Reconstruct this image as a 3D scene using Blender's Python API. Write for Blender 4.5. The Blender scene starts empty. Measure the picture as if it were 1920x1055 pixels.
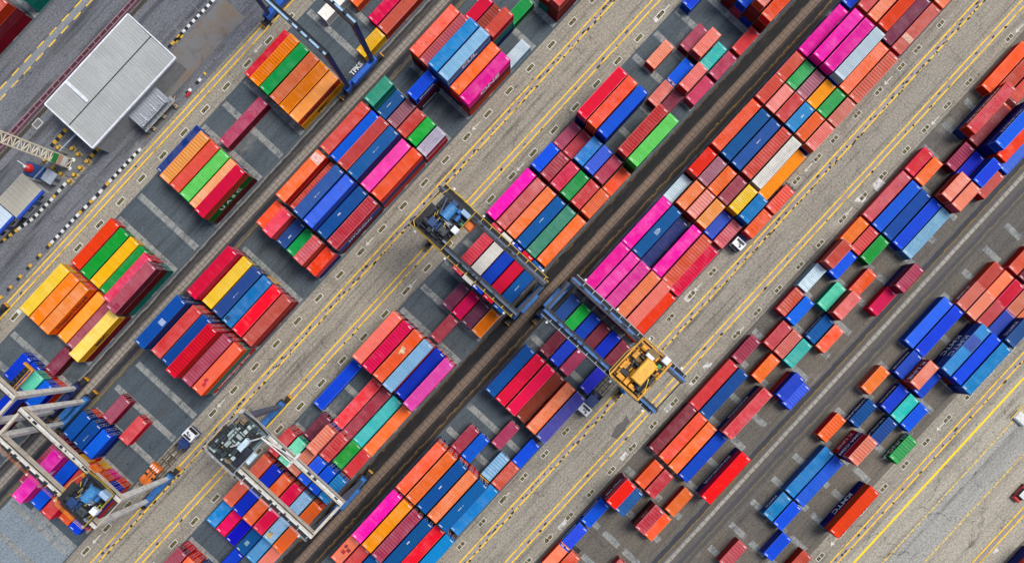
import bpy, math, random
import numpy as np
from mathutils import Vector, Matrix
random.seed(11)
scene = bpy.context.scene
COL = scene.collection

# ---------------------------------------------------------------- yard frame
S = 9.04                      # plan units per metre on the ground
H = 160.0                     # flying height of the drone
U0, V0 = 190.5, 1129.6        # yard coordinates of the point straight below it
ANG = math.radians(47.36)     # direction of the lanes
CA, SA = math.cos(ANG), math.sin(ANG)

def yard(u, v, z=0.0):
    """yard coordinates (along lane u, across lanes v) -> world"""
    x = (u - U0) / S; y = -(v - V0) / S
    return Vector((x * CA - y * SA, x * SA + y * CA, z))

def spot(px, py, z=0.0):
    """a surveyed plan position of a thing of height z -> yard (u, v) on the ground"""
    k = (H - z) / H
    u = .6774 * px - .7356 * py; v = .7356 * px + .6774 * py
    return U0 + (u - U0) * k, V0 + (v - V0) * k

# ---------------------------------------------------------------- materials
def lin(c):
    c /= 255.0
    return c / 12.92 if c <= .04045 else ((c + .055) / 1.055) ** 2.4
def L3(rgb, k=1.0):
    return tuple(min(1, lin(x) * k) for x in rgb) + (1,)

class NT:
    def __init__(s, mat):
        s.t = mat.node_tree; s.n = s.t.nodes; s.l = s.t.links
        s.b = s.n['Principled BSDF']
    def new(s, kind, **kw):
        n = s.n.new(kind)
        for k, v in kw.items():
            if k.startswith('_'):
                n.inputs[k[1:]].default_value = v
            else: setattr(n, k, v)
        return n
    def link(s, a, ao, b, bi): s.l.new(a.outputs[ao], b.inputs[bi])
    def mix(s, fac, a, b, blend='MIX'):
        m = s.n.new('ShaderNodeMix'); m.data_type = 'RGBA'; m.blend_type = blend
        for sock, val in ((m.inputs[0], fac), (m.inputs[6], a), (m.inputs[7], b)):
            if hasattr(val, 'is_linked') or hasattr(val, 'links'): s.l.new(val, sock)
            else: sock.default_value = val
        return m.outputs[2]
    def ramp(s, src, p0, p1, c0=0, c1=1):
        r = s.n.new('ShaderNodeMapRange'); r.clamp = True
        s.l.new(src, r.inputs[0])
        r.inputs[1].default_value = p0; r.inputs[2].default_value = p1
        r.inputs[3].default_value = c0; r.inputs[4].default_value = c1
        return r.outputs[0]
    def math(s, op, a, b=None):
        m = s.n.new('ShaderNodeMath'); m.operation = op
        for i, val in enumerate((a, b)):
            if val is None: continue
            if hasattr(val, 'links'): s.l.new(val, m.inputs[i])
            else: m.inputs[i].default_value = val
        return m.outputs[0]
    def noise(s, vec, scale, detail=3, rough=.6):
        n = s.n.new('ShaderNodeTexNoise'); n.inputs['Scale'].default_value = scale
        n.inputs['Detail'].default_value = detail; n.inputs['Roughness'].default_value = rough
        if vec is not None: s.l.new(vec, n.inputs['Vector'])
        return n.outputs['Fac']
    def coords(s, rand=True, scale=(1, 1, 1), kind='Object'):
        tc = s.n.new('ShaderNodeTexCoord')
        mp = s.n.new('ShaderNodeMapping'); mp.inputs['Scale'].default_value = scale
        s.l.new(tc.outputs[kind], mp.inputs[0])
        if rand:
            oi = s.n.new('ShaderNodeObjectInfo')
            mu = s.math('MULTIPLY', oi.outputs['Random'], 137.0)
            cb = s.n.new('ShaderNodeCombineXYZ')
            for i in range(3): s.l.new(mu, cb.inputs[i])
            s.l.new(cb.outputs[0], mp.inputs[1])
        return mp.outputs[0]

MATS = {}
def plain(name, rgb, rough=.6, metal=0, var=.18, scale=1.2):
    if name in MATS: return MATS[name]
    m = bpy.data.materials.new(name); m.use_nodes = True
    t = NT(m); c = L3(rgb)
    v = t.coords()
    f = t.ramp(t.noise(v, scale, 4), .3, .7)
    dark = tuple(x * (1 - var * 1.6) for x in c[:3]) + (1,)
    lite = tuple(min(1, x * (1 + var * .5) + .012) for x in c[:3]) + (1,)
    t.l.new(t.mix(f, dark, lite), t.b.inputs['Base Color'])
    t.b.inputs['Roughness'].default_value = rough; t.b.inputs['Metallic'].default_value = metal
    MATS[name] = m
    return m

def paint(name, rgb, fade=.35, spots=1.0, k=.92, rust=(70, 38, 28), groove=None):
    """weathered container paint: bleaching, streaks, dents full of dirt, random per object"""
    if name in MATS: return MATS[name]
    m = bpy.data.materials.new(name); m.use_nodes = True
    t = NT(m); c = L3(rgb, k)
    v = t.coords()
    oi = t.new('ShaderNodeObjectInfo'); rnd = oi.outputs['Random']
    g = sum(c[:3]) / 3
    pale = tuple(min(1, x + (g * .5 + .16 - x * .22) * fade) for x in c[:3]) + (1,)
    f1 = t.ramp(t.noise(v, .42, 4, .62), .36, .72)
    amt = t.math('MULTIPLY', f1, t.ramp(rnd, 0, 1, .25, 1.0))
    col = t.mix(amt, c, pale)
    # panel to panel change along the length
    v2 = t.coords(scale=(.55, .04, .04))
    f2 = t.ramp(t.noise(v2, 3.0, 2, .5), .42, .62)
    dk = tuple(x * .80 for x in c[:3]) + (1,)
    col = t.mix(t.math('MULTIPLY', f2, .38), col, dk)
    # fine cross streaks
    v3 = t.coords(scale=(5.0, .5, .5))
    f3 = t.ramp(t.noise(v3, 2.2, 3, .7), .5, .78)
    col = t.mix(t.math('MULTIPLY', f3, .22), col, pale)
    # rust and dirt spots
    f4 = t.ramp(t.noise(v, 1.9, 5, .68), .60, .67)
    w = t.math('MULTIPLY', f4, t.ramp(rnd, .15, .9, .08, .8 * spots))
    col = t.mix(w, col, L3(rust))
    f5 = t.ramp(t.noise(v, 5.5, 2, .5), .66, .72)
    r2 = t.math('FRACT', t.math('MULTIPLY', rnd, 7.31))
    w = t.math('MULTIPLY', f5, t.ramp(r2, .3, .9, .05, .85 * spots))
    dk2 = tuple(x * .28 for x in c[:3]) + (1,)
    col = t.mix(w, col, dk2)
    if groove:                                         # shade in the valleys of the roof sheet, painted into its colour
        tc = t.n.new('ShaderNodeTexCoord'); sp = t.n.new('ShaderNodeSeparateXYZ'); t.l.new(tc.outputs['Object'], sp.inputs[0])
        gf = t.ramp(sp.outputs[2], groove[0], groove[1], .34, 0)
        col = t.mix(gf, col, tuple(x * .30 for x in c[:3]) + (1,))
        big = t.ramp(t.noise(t.coords(scale=(.16, .5, .5)), 1.6, 5, .7), .52, .70)
        r5 = t.math('FRACT', t.math('MULTIPLY', rnd, 53.9))
        col = t.mix(t.math('MULTIPLY', big, t.ramp(r5, .4, 1, 0, .45)), col, tuple(x * .45 + .02 for x in c[:3]) + (1,))
    hs = t.n.new('ShaderNodeHueSaturation')
    r3 = t.math('FRACT', t.math('MULTIPLY', rnd, 13.7))
    t.l.new(t.ramp(r3, 0, 1, .488, .512), hs.inputs['Hue'])
    r4 = t.math('FRACT', t.math('MULTIPLY', rnd, 29.3))
    t.l.new(t.ramp(r4, 0, 1, .78, 1.12), hs.inputs['Value'])
    r6 = t.math('FRACT', t.math('MULTIPLY', rnd, 71.7))
    t.l.new(t.ramp(r6, 0, .5, .92, 1.06), hs.inputs['Saturation'])
    t.l.new(col, hs.inputs['Color'])
    t.l.new(hs.outputs[0], t.b.inputs['Base Color'])
    t.b.inputs['Roughness'].default_value = .62
    t.b.inputs['Specular IOR Level'].default_value = .15
    MATS[name] = m
    return m

# ---------------------------------------------------------------- mesh builder
class MB:
    def __init__(s): s.v = []; s.f = []
    def add(s, vs, fs):
        o = len(s.v); s.v += [tuple(p) for p in vs]; s.f += [tuple(i + o for i in f) for f in fs]
        return s
    def box(s, x0, x1, y0, y1, z0, z1):
        return s.add([(x0,y0,z0),(x1,y0,z0),(x1,y1,z0),(x0,y1,z0),(x0,y0,z1),(x1,y0,z1),(x1,y1,z1),(x0,y1,z1)],
                     [(3,2,1,0),(4,5,6,7),(0,1,5,4),(1,2,6,5),(2,3,7,6),(3,0,4,7)])
    def cbox(s, x, y, z, dx, dy, dz): return s.box(x-dx/2, x+dx/2, y-dy/2, y+dy/2, z, z+dz)
    def chbox(s, x0, x1, y0, y1, z0, z1, c=.12):
        """box with chamfered top edges"""
        vs = [(x0,y0,z0),(x1,y0,z0),(x1,y1,z0),(x0,y1,z0),
              (x0,y0,z1-c),(x1,y0,z1-c),(x1,y1,z1-c),(x0,y1,z1-c),
              (x0+c,y0+c,z1),(x1-c,y0+c,z1),(x1-c,y1-c,z1),(x0+c,y1-c,z1)]
        return s.add(vs, [(3,2,1,0),(8,9,10,11)] + [(i,(i+1)%4,4+(i+1)%4,4+i) for i in range(4)]
                     + [(4+i,4+(i+1)%4,8+(i+1)%4,8+i) for i in range(4)])
    def bar(s, p, q, w, h=None, w2=None, h2=None):
        """rectangular bar p->q, optional taper"""
        h = h or w; w2 = w2 or w; h2 = h2 or (h if w2 == w else h)
        p = Vector(p); q = Vector(q); d = (q - p).normalized()
        up = Vector((0,0,1)) if abs(d.z) < .9 else Vector((0,1,0))
        a = d.cross(up).normalized(); b = a.cross(d)
        vs = [p + a*i*w/2 + b*j*h/2 for i, j in ((-1,-1),(1,-1),(1,1),(-1,1))]
        vs += [q + a*i*w2/2 + b*j*h2/2 for i, j in ((-1,-1),(1,-1),(1,1),(-1,1))]
        return s.add(vs, [(0,1,2,3),(7,6,5,4),(1,0,4,5),(2,1,5,6),(3,2,6,7),(0,3,7,4)])
    def tube(s, p, q, r, n=8, r2=None, cap=True):
        r2 = r if r2 is None else r2
        p = Vector(p); q = Vector(q); d = (q - p).normalized()
        up = Vector((0,0,1)) if abs(d.z) < .9 else Vector((0,1,0))
        a = d.cross(up).normalized(); b = a.cross(d)
        vs = []
        for c, rr in ((p, r), (q, r2)):
            for i in range(n):
                t = 2*math.pi*i/n
                vs.append(c + a*math.cos(t)*rr + b*math.sin(t)*rr)
        fs = [(i,(i+1)%n,n+(i+1)%n,n+i) for i in range(n)]
        if cap: fs += [tuple(range(n))[::-1], tuple(range(n, 2*n))]
        return s.add(vs, fs)
    def poly(s, pts, z0, z1):
        n = len(pts)
        vs = [(x,y,z0) for x,y in pts] + [(x,y,z1) for x,y in pts]
        return s.add(vs, [tuple(range(n))[::-1], tuple(range(n,2*n))] + [(i,(i+1)%n,n+(i+1)%n,n+i) for i in range(n)])
    def mesh(s, name):
        me = bpy.data.meshes.new(name); me.from_pydata(s.v, [], s.f); me.update()
        me.materials.append(None)
        return me
    def build(s, name, mat, parent=None):
        me = bpy.data.meshes.new(name); me.from_pydata(s.v, [], s.f); me.update()
        me.materials.append(mat)
        o = bpy.data.objects.new(name, me); COL.objects.link(o)
        if parent: o.parent = parent
        return o

def inst(name, me, mat, parent=None):
    o = bpy.data.objects.new(name, me); COL.objects.link(o)
    if parent: o.parent = parent
    sl = o.material_slots[0]; sl.link = 'OBJECT'; sl.material = mat
    return o

def empty(name, label, cat, u, v, z=0, rot=0, group=None):
    o = bpy.data.objects.new(name, None); COL.objects.link(o)
    o.location = yard(u, v, z); o.rotation_euler = (0, 0, ANG + rot)
    o.empty_display_size = .3
    o['label'] = label; o['category'] = cat
    if group: o['group'] = group
    return o
def tag(o, label, cat, group=None):
    o['label'] = label; o['category'] = cat
    if group: o['group'] = group
    return o
def struct(o): o['kind'] = 'structure'; return o
# ================================================================ containers
W_, HC, PITCH = 2.438, 2.62, 2.65
# colour code: word, roof colour (bleached), wall colour
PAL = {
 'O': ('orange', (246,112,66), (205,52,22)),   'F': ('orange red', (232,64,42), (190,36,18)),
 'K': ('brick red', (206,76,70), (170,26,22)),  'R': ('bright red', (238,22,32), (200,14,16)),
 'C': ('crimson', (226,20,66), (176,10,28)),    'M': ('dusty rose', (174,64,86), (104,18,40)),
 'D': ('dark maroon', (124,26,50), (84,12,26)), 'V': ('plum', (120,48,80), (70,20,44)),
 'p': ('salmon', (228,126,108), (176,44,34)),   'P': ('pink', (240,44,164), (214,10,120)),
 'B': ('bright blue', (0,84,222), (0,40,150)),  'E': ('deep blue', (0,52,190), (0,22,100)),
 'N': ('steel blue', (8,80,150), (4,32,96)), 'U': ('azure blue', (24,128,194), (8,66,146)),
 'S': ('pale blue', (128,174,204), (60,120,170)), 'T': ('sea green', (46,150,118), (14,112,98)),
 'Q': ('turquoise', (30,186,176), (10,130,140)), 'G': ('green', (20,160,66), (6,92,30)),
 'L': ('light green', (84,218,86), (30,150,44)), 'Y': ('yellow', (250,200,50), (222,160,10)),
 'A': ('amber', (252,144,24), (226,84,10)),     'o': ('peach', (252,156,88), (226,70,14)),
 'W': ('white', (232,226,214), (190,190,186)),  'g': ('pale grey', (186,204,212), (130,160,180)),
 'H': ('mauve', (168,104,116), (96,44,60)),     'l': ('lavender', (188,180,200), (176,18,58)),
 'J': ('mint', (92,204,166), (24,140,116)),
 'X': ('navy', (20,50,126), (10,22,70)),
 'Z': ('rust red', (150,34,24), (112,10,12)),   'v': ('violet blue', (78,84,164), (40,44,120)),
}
BLUES = 'BEN'
SPEC = {'W':.8,'Y':.3,'A':.25,'o':.3,'P':.35,'S':1.3}
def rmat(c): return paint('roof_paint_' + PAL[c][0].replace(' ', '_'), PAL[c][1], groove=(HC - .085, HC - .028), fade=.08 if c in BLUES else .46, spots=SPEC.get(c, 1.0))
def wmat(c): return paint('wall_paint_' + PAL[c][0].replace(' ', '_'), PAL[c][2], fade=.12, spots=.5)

BLK = {0:(-65.5,24.9), 1:(452,24.5), 2:(662.5,24.7), 3:(957.5,24.8), 4:(1173,25.1), 5:(1467.5,25.0), 6:(1681.5,24.9), 7:(2114,24.9)}
ORD = ['zeroth','first','second','third','fourth','fifth','sixth','seventh','eighth','ninth','tenth','eleventh','twelfth',
       'thirteenth','fourteenth','fifteenth','sixteenth','seventeenth','eighteenth','nineteenth','twentieth']
# (strip, u of bay centre, L/S, "row:tiers:top/below/below ...", landmark)   *: coarse ribs on the roof  -: logo dash on the roof
BAYS = [
 (0,-40,'L','5:3:K/Z/Z','in the top left corner'),
 (0,89,'L','5:3:B/T/T','at the top edge, far left'),
 (1,495,'L','2:1:O 4:1:C 5:1:K','at the top edge beyond the yellow one'),
 (1,437,'L','1:1:W','between the beams of the top crane'),
 (1,408,'S','5:1:Y','beside the leg of the top blue crane'),
 (1,263.4,'L','0:1:F 1:2:A* 2:2:G 3:2:O 4:2:A 5:2:o/Y','left of the top blue crane'),
 (1,141,'L','2:1:M',''),
 (1,23.4,'L','0:1:X 1:2:A* 2:2:F 3:2:L 4:2:o 5:3:C/G/D',''),
 (1,-209.5,'L','0:1:F 1:1:G 2:1:Y 3:1:G 4:2:C/F 5:3:M/D/T',''),
 (1,-325.5,'L','0:2:Y/A 1:2:A/A 2:2:A/F 3:1:A 4:1:M 5:2:Y/Z',''),
 (1,-413,'S','4:1:D',''),
 (1,-473,'S','2:1:B 3:1:E 4:2:J/O 5:2:B/O','by the hanging yellow spreader'),
 (1,-541,'L','4:3:B/D/D','at the left edge'),
 (2,731,'L','5:3:K/Z/Z 4:2:Z','at the top edge'),
 (2,639,'S','3:1:G',''),
 (2,582,'S','1:2:C 2:2:Z* 3:3:K/T/N',''),
 (2,575,'S','5:1:g','right of the tall pink stack'),
 (2,493,'L','0:3:O/Z/D 1:3:K* 2:4:U/B/V/D 3:4:S/U/D/N 4:3:O/O/N 5:3:P/Z/O','tallest bay at the top'),
 (2,406,'S','2:3:B/D/N',''),
 (2,348,'S','0:3:T/T/D 1:2:N- 2:2:H* 3:2:K 4:2:G 5:2:l/C',''),
 (2,259,'L','0:3:K 1:3:B 2:4:K 3:4:N-/V/D/N 4:3:P 5:3:O/N/O',''),
 (2,143,'L','0:3:O 1:2:K* 2:4:N- 3:4:B/E/T/N 4:3:N-/E 5:3:K*/U/Z',''),
 (2,52,'S','0:2:O 1:3:R/K 2:2:N- 3:2:G 4:3:K*/Z 5:2:R/E',''),
 (2,-92,'L','0:3:C/F/D 1:2:Y/T 2:2:N-/D 3:2:U/Y 4:2:R/M 5:2:K/Z',''),
 (2,-212,'L','0:4:N/E/E/V 1:3:K/O/F 2:3:N/V/E 3:4:C*/K/Z/F 4:3:M*/O/O 5:3:O/T/R',''),
 (2,-407,'S','1:1:M',''),
 (2,-414,'S','3:1:K',''),
 (2,-467,'S','0:2:N/R 1:2:N-/E 2:2:B/E','beside the left crane leg'),
 (2,-557,'L','0:2:M* 1:4:P/P/D/M 2:3:B/Y/R 3:3:R/o/Y 4:2:O/P/F 5:2:B/O','under the crane at lower left'),
 (3,966,'L','2:3:K/Z/Z 3:2:B/K 4:4:p/Z/Z/B 5:3:O/Z/Z','at the top edge'),
 (3,879,'S','0:1:B 5:1:K',''),
 (3,818,'S','2:1:M 3:2:p 4:1:Q 5:1:M',''),
 (3,755,'S','1:1:p 3:1:B 4:2:p/Z 5:1:C',''),
 (3,706,'S','3:1:p 4:1:D',''),
 (3,616,'L','0:3:C/E/E 1:3:O/F/Z 2:3:B/E/E 4:3:K* 5:3:L/G/G',''),
 (3,528,'S','0:1:M 1:1:K 2:2:U 3:2:B/E 4:2:M 5:1:O',''),
 (3,466,'S','0:2:B/E 1:2:M* 2:2:C 3:2:G 4:2:K 5:2:O',''),
 (3,375,'L','0:2:P/V 1:2:K 2:2:O 3:2:N- 4:2:T 5:2:O',''),
 (3,259,'L','1:3:K* 2:3:W 3:3:E 4:3:C 5:3:N-','under the crane at the centre'),
 (3,171,'S','2:1:V 3:1:C 4:1:V 5:1:A',''),
 (3,112,'S','3:1:M',''),
 (3,23,'L','0:3:O 1:3:C* 2:3:O 3:3:S 4:2:E 5:3:P',''),
 (3,-97,'L','0:1:B 2:1:R 3:1:M 4:1:Q 5:1:O',''),
 (3,-180,'S','1:1:D 2:3:p*/B 3:2:K* 4:1:G 5:1:K',''),
 (3,-238,'S','0:2:K/F 1:2:J/G 2:2:p 3:2:B/N 4:2:B/N 5:2:U*/F','under the white beam, lower left'),
 (3,-331,'L','0:2:O/F 1:2:E 2:2:O 3:2:C 4:2:S 5:2:O','under the second white beam'),
 (3,-418,'S','0:1:U 1:1:C 2:1:E 3:1:N 4:1:U 5:1:p',''),
 (3,-475,'S','3:1:E',''),
 (3,-532,'S','0:2:M/F 1:2:O/F 2:1:N','at the bottom edge'),
 (4,1198,'S','5:1:O 4:1:D','at the top edge'),
 (4,1109,'L','0:1:B 1:2:K 2:2:O 3:2:R 4:1:V 5:1:K',''),
 (4,977,'L','0:2:P 1:3:P 2:3:P 3:3:g/B/E 4:2:O 5:2:K*',''),
 (4,890,'S','0:2:K 1:2:G 2:2:H* 3:2:A 4:2:G 5:2:p',''),
 (4,833,'S','0:2:K 1:2:p 2:2:K 3:2:U- 4:2:O 5:2:p',''),
 (4,744,'L','0:2:O 1:2:N 2:2:N- 3:2:K* 4:2:W/N 5:1:A',''),
 (4,653,'S','0:2:F 1:2:H 2:2:O 3:2:M 4:2:Y 5:2:U',''),
 (4,595,'S','0:1:g 1:2:O 2:2:p* 3:2:o 4:1:E 5:1:K*',''),
 (4,504,'L','0:2:P 1:2:N- 2:1:X 3:2:P 4:2:K* 5:1:C*',''),
 (4,388,'L','0:3:P 1:3:P 2:3:P 3:3:O/N 4:3:p/F 5:1:F',''),
 (4,293,'S','0:1:N 1:1:G 2:1:E 3:1:D 4:1:E 5:1:D','under the yellow trolley crane'),
 (4,229,'S','1:1:D 2:1:E 3:1:M 5:1:E','left of the yellow trolley'),
 (4,138,'L','0:2:N 1:2:C 2:2:C 3:1:Z 4:2:O 5:2:v',''),
 (4,45,'S','3:1:M 5:1:B',''),
 (4,-11,'S','1:1:M 2:1:B 4:1:S* 5:1:K',''),
 (4,-96,'L','0:3:O/A/E 1:3:O/C/R 2:3:N-/O 3:3:O/P/C 4:3:N-/V/Y 5:1:U',''),
 (4,-213,'L','0:3:P 1:3:A 2:3:M* 3:3:N- 4:2:F 5:2:U',''),
 (4,-303,'S','0:2:O 1:2:K 2:2:N','at the bottom edge'),
 (5,1170,'L','0:1:O 1:1:K 2:1:K','at the right edge'),
 (5,1081,'L','1:2:K/E 2:1:Z 3:3:B/E/E 4:2:R 5:1:B',''),
 (5,990,'S','2:1:M* 3:1:E 4:2:B 5:1:K',''),
 (5,932,'S','0:1:C 1:1:O 3:2:p/D 4:2:p/Z',''),
 (5,845,'L','0:1:K 1:1:B 2:1:N 3:1:B 4:1:S',''),
 (5,757,'S','0:1:O 1:1:K* 2:1:G',''),
 (5,754,'S','5:2:M*/E','beside the middle wheel track'),
 (5,698,'S','0:2:K/Z 1:1:B 3:1:F 5:1:C',''),
 (5,641,'S','0:1:g 2:1:J 3:2:p/N',''),
 (5,581,'S','0:1:K* 1:1:B 3:1:N 4:1:O',''),
 (5,521,'S','1:1:K 2:1:p 3:1:Q',''),
 (5,461,'S','0:1:M* 2:1:O 4:2:E/F 5:1:B*',''),
 (5,374,'L','0:1:K 1:1:N 3:2:K/E',''),
 (5,262,'L','0:1:D 1:1:O 2:1:O 3:1:E 5:2:R/E',''),
 (5,171,'S','1:1:O 2:1:K 4:1:O',''),
 (5,111,'S','0:3:R/E/Z 1:2:N 3:2:K*/D 4:1:O',''),
 (5,50,'S','0:1:B',''),
 (5,-8,'S','0:1:B 4:1:K 5:1:U',''),
 (5,-57,'S','0:1:O 1:1:O','at the bottom edge'),
 (6,929,'S','2:1:K 3:1:D','at the right edge'),
 (6,866,'S','1:1:K 2:1:O 3:1:C 4:1:p 5:1:O',''),
 (6,815,'S','1:1:p 2:1:p 3:1:K 4:1:E 5:2:N/E',''),
 (6,727,'L','0:1:B 1:1:B 3:2:U/E 4:2:B/Z 5:2:U/E',''),
 (6,643,'S','1:1:E 2:2:p/R 3:1:E',''),
 (6,581,'S','0:1:O 2:1:E 3:1:Q 4:1:B',''),
 (6,522,'S','1:1:N* 3:1:N* 5:1:G*',''),
 (6,462,'S','0:1:O* 2:3:p*/N/R',''),
 (6,374,'L','1:1:U 2:1:B 5:2:F/E',''),
 (6,288,'S','1:1:U 2:1:B',''),
 (6,234,'S','3:1:B 5:1:K',''),
 (6,168,'S','1:1:K*','at the bottom edge'),
 (7,520,'S','0:2:O/E','in the bottom right corner'),
]
# painted words: (strip, bay u, row, tier) -> (face, text, height m, colour, offset along)
WORDS = {
 (1,263.4,5,2):('SE','Hapag-Lloyd',1.25,'ink'), (1,263.4,5,1):('SE','MSC',1.2,'ink'),
 (1,23.4,5,2):('SE','U A S C',1.3,'chalk'), (1,-325.5,2,2):('SE','Hapag-Lloyd',1.25,'ink'),
 (1,-325.5,5,2):('SE','MSC',1.25,'ink'), (2,493,5,3):('SE','ONE',1.9,'chalk'),
 (2,493,3,4):('SE','CUL',1.6,'chalk'), (2,406,2,3):('SE','SINOKOR',.7,'chalk'),
 (2,406,2,1):('SE','SINOKOR',.7,'chalk'), (2,143,5,2):('SE','HYUNDAI',1.1,'chalk'),
 (2,-212,5,1):('SE','HAMBURG SÜD',1.0,'chalk'), (2,-557,1,4):('SE','ONE',1.5,'chalk'),
 (5,1081,1,2):('NW','HAMBURG SÜD',1.0,'chalk'), (5,1081,3,3):('NW','HYUNDAI',1.0,'chalk'),
 (5,641,3,1):('NW','HYUNDAI',.9,'chalk'), (5,581,3,1):('NW','SINOKOR',.8,'chalk'),
 (5,374,3,1):('NW','SINOKOR',1.0,'chalk'), (5,262,5,1):('NW','SINOKOR',1.3,'chalk'),
 (5,111,0,2):('NW','Wan Hai',.9,'chalk'), (5,111,3,2):('NW','CAI',.8,'chalk'),
 (5,50,0,1):('NW','SINOKOR',.7,'chalk'), (5,-8,0,1):('NW','SINOKOR',.7,'chalk'),
 (6,815,5,2):('NW','KMTC',1.0,'chalk'), (6,815,1,1):('NW','K LINE',.9,'chalk'),
 (6,727,3,2):('NW','KMTC',1.5,'chalk'), (6,727,3,1):('NW','KMTC',1.5,'chalk'),
 (6,643,1,1):('NW','SINOKOR',.8,'chalk'), (6,643,2,2):('NW','K LINE',1.2,'chalk'),
 (6,581,2,1):('NW','SINOKOR',.8,'chalk'), (6,522,1,1):('NW','NAMSUNG',.9,'chalk'),
 (6,522,3,1):('NW','HEUNG-A',.8,'chalk'), (6,522,5,1):('NW','HEUNG-A',1.4,'chalk'),
 (6,462,2,2):('NW','CMA CGM',1.0,'chalk'), (6,462,2,1):('NW','K LINE',1.1,'chalk'),
 (6,374,5,1):('NW','KMTC',1.5,'chalk'), (6,288,1,1):('NW','KMTC',.9,'chalk'),
}
# mended or discoloured roof plates: x0, x1 along the box, y0, y1 across, colour
PATCH = {
 (6,727,3):[(.2,3.3,-1.1,1.1,(14,58,150))], (1,-209.5,4):[(-.9,.3,-1.12,-.3,(242,96,160)),(3.1,4.3,-1.12,-.3,(242,96,160))],
 (2,143,0):[(3.7,5.5,-1.1,1.1,(238,186,174))], (3,23,2):[(.9,1.5,-.5,.5,(222,190,150)),(1.5,2.1,-.2,.7,(214,170,130)),(.4,.9,0,.4,(214,170,130))],
 (4,1109,5):[(-3.2,-1.9,-1.1,1.1,(206,164,136))], (4,-303,0):[(-.9,-.1,-.3,.5,(170,16,24)),(.0,.7,-.9,-.1,(150,14,24)),(.3,1.0,.1,.7,(130,20,40))],
 (2,-212,5):[(-4.5,-3.6,-.5,.2,(184,26,46)),(-3.6,-2.7,-.2,.5,(184,26,46))], (3,-331,4):[(-5.5,-4.7,-.2,1.0,(206,176,110)),(-4.7,-4.2,0,.5,(186,140,70))],
 (1,-209.5,5):[(-5.3,-4.1,-1.0,.2,(150,24,60))], (4,504,1):[(-.6,.6,-.5,.4,(120,150,180))], (2,-92,3):[(-5.4,-4.6,.2,1.0,(20,50,80))],
 (3,-418,3):[(-1.2,-.2,-.3,.5,(120,150,160))], (2,-212,0):[(-.4,.8,-.9,.3,(150,170,200))],
}
RND_LOWER = 'ZDKEOFNMTRB'

# ---- shared meshes
def corr(mb, x0, x1, ya, yb, z, pitch, depth, axis='z'):
    """trapezoid corrugation along x; sheet from ya to yb at height z (axis z), or a wall"""
    n = max(1, int(round((x1 - x0) / pitch))); p = (x1 - x0) / n
    xs, ds = [], []
    for i in range(n):
        b = x0 + i * p
        for f, d in ((0, 0), (.30, 0), (.45, 1), (.85, 1)):
            xs.append(b + f * p); ds.append(d * depth)
    xs.append(x1); ds.append(0)
    vs, fs = [], []
    for x, d in zip(xs, ds):
        if axis == 'z': vs += [(x, ya, z - d), (x, yb, z - d)]
        else: vs += [(x, z + d, ya), (x, z + d, yb)]
    for i in range(len(xs) - 1): fs.append((2*i, 2*i+2, 2*i+3, 2*i+1))
    mb.add(vs, fs)

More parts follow.
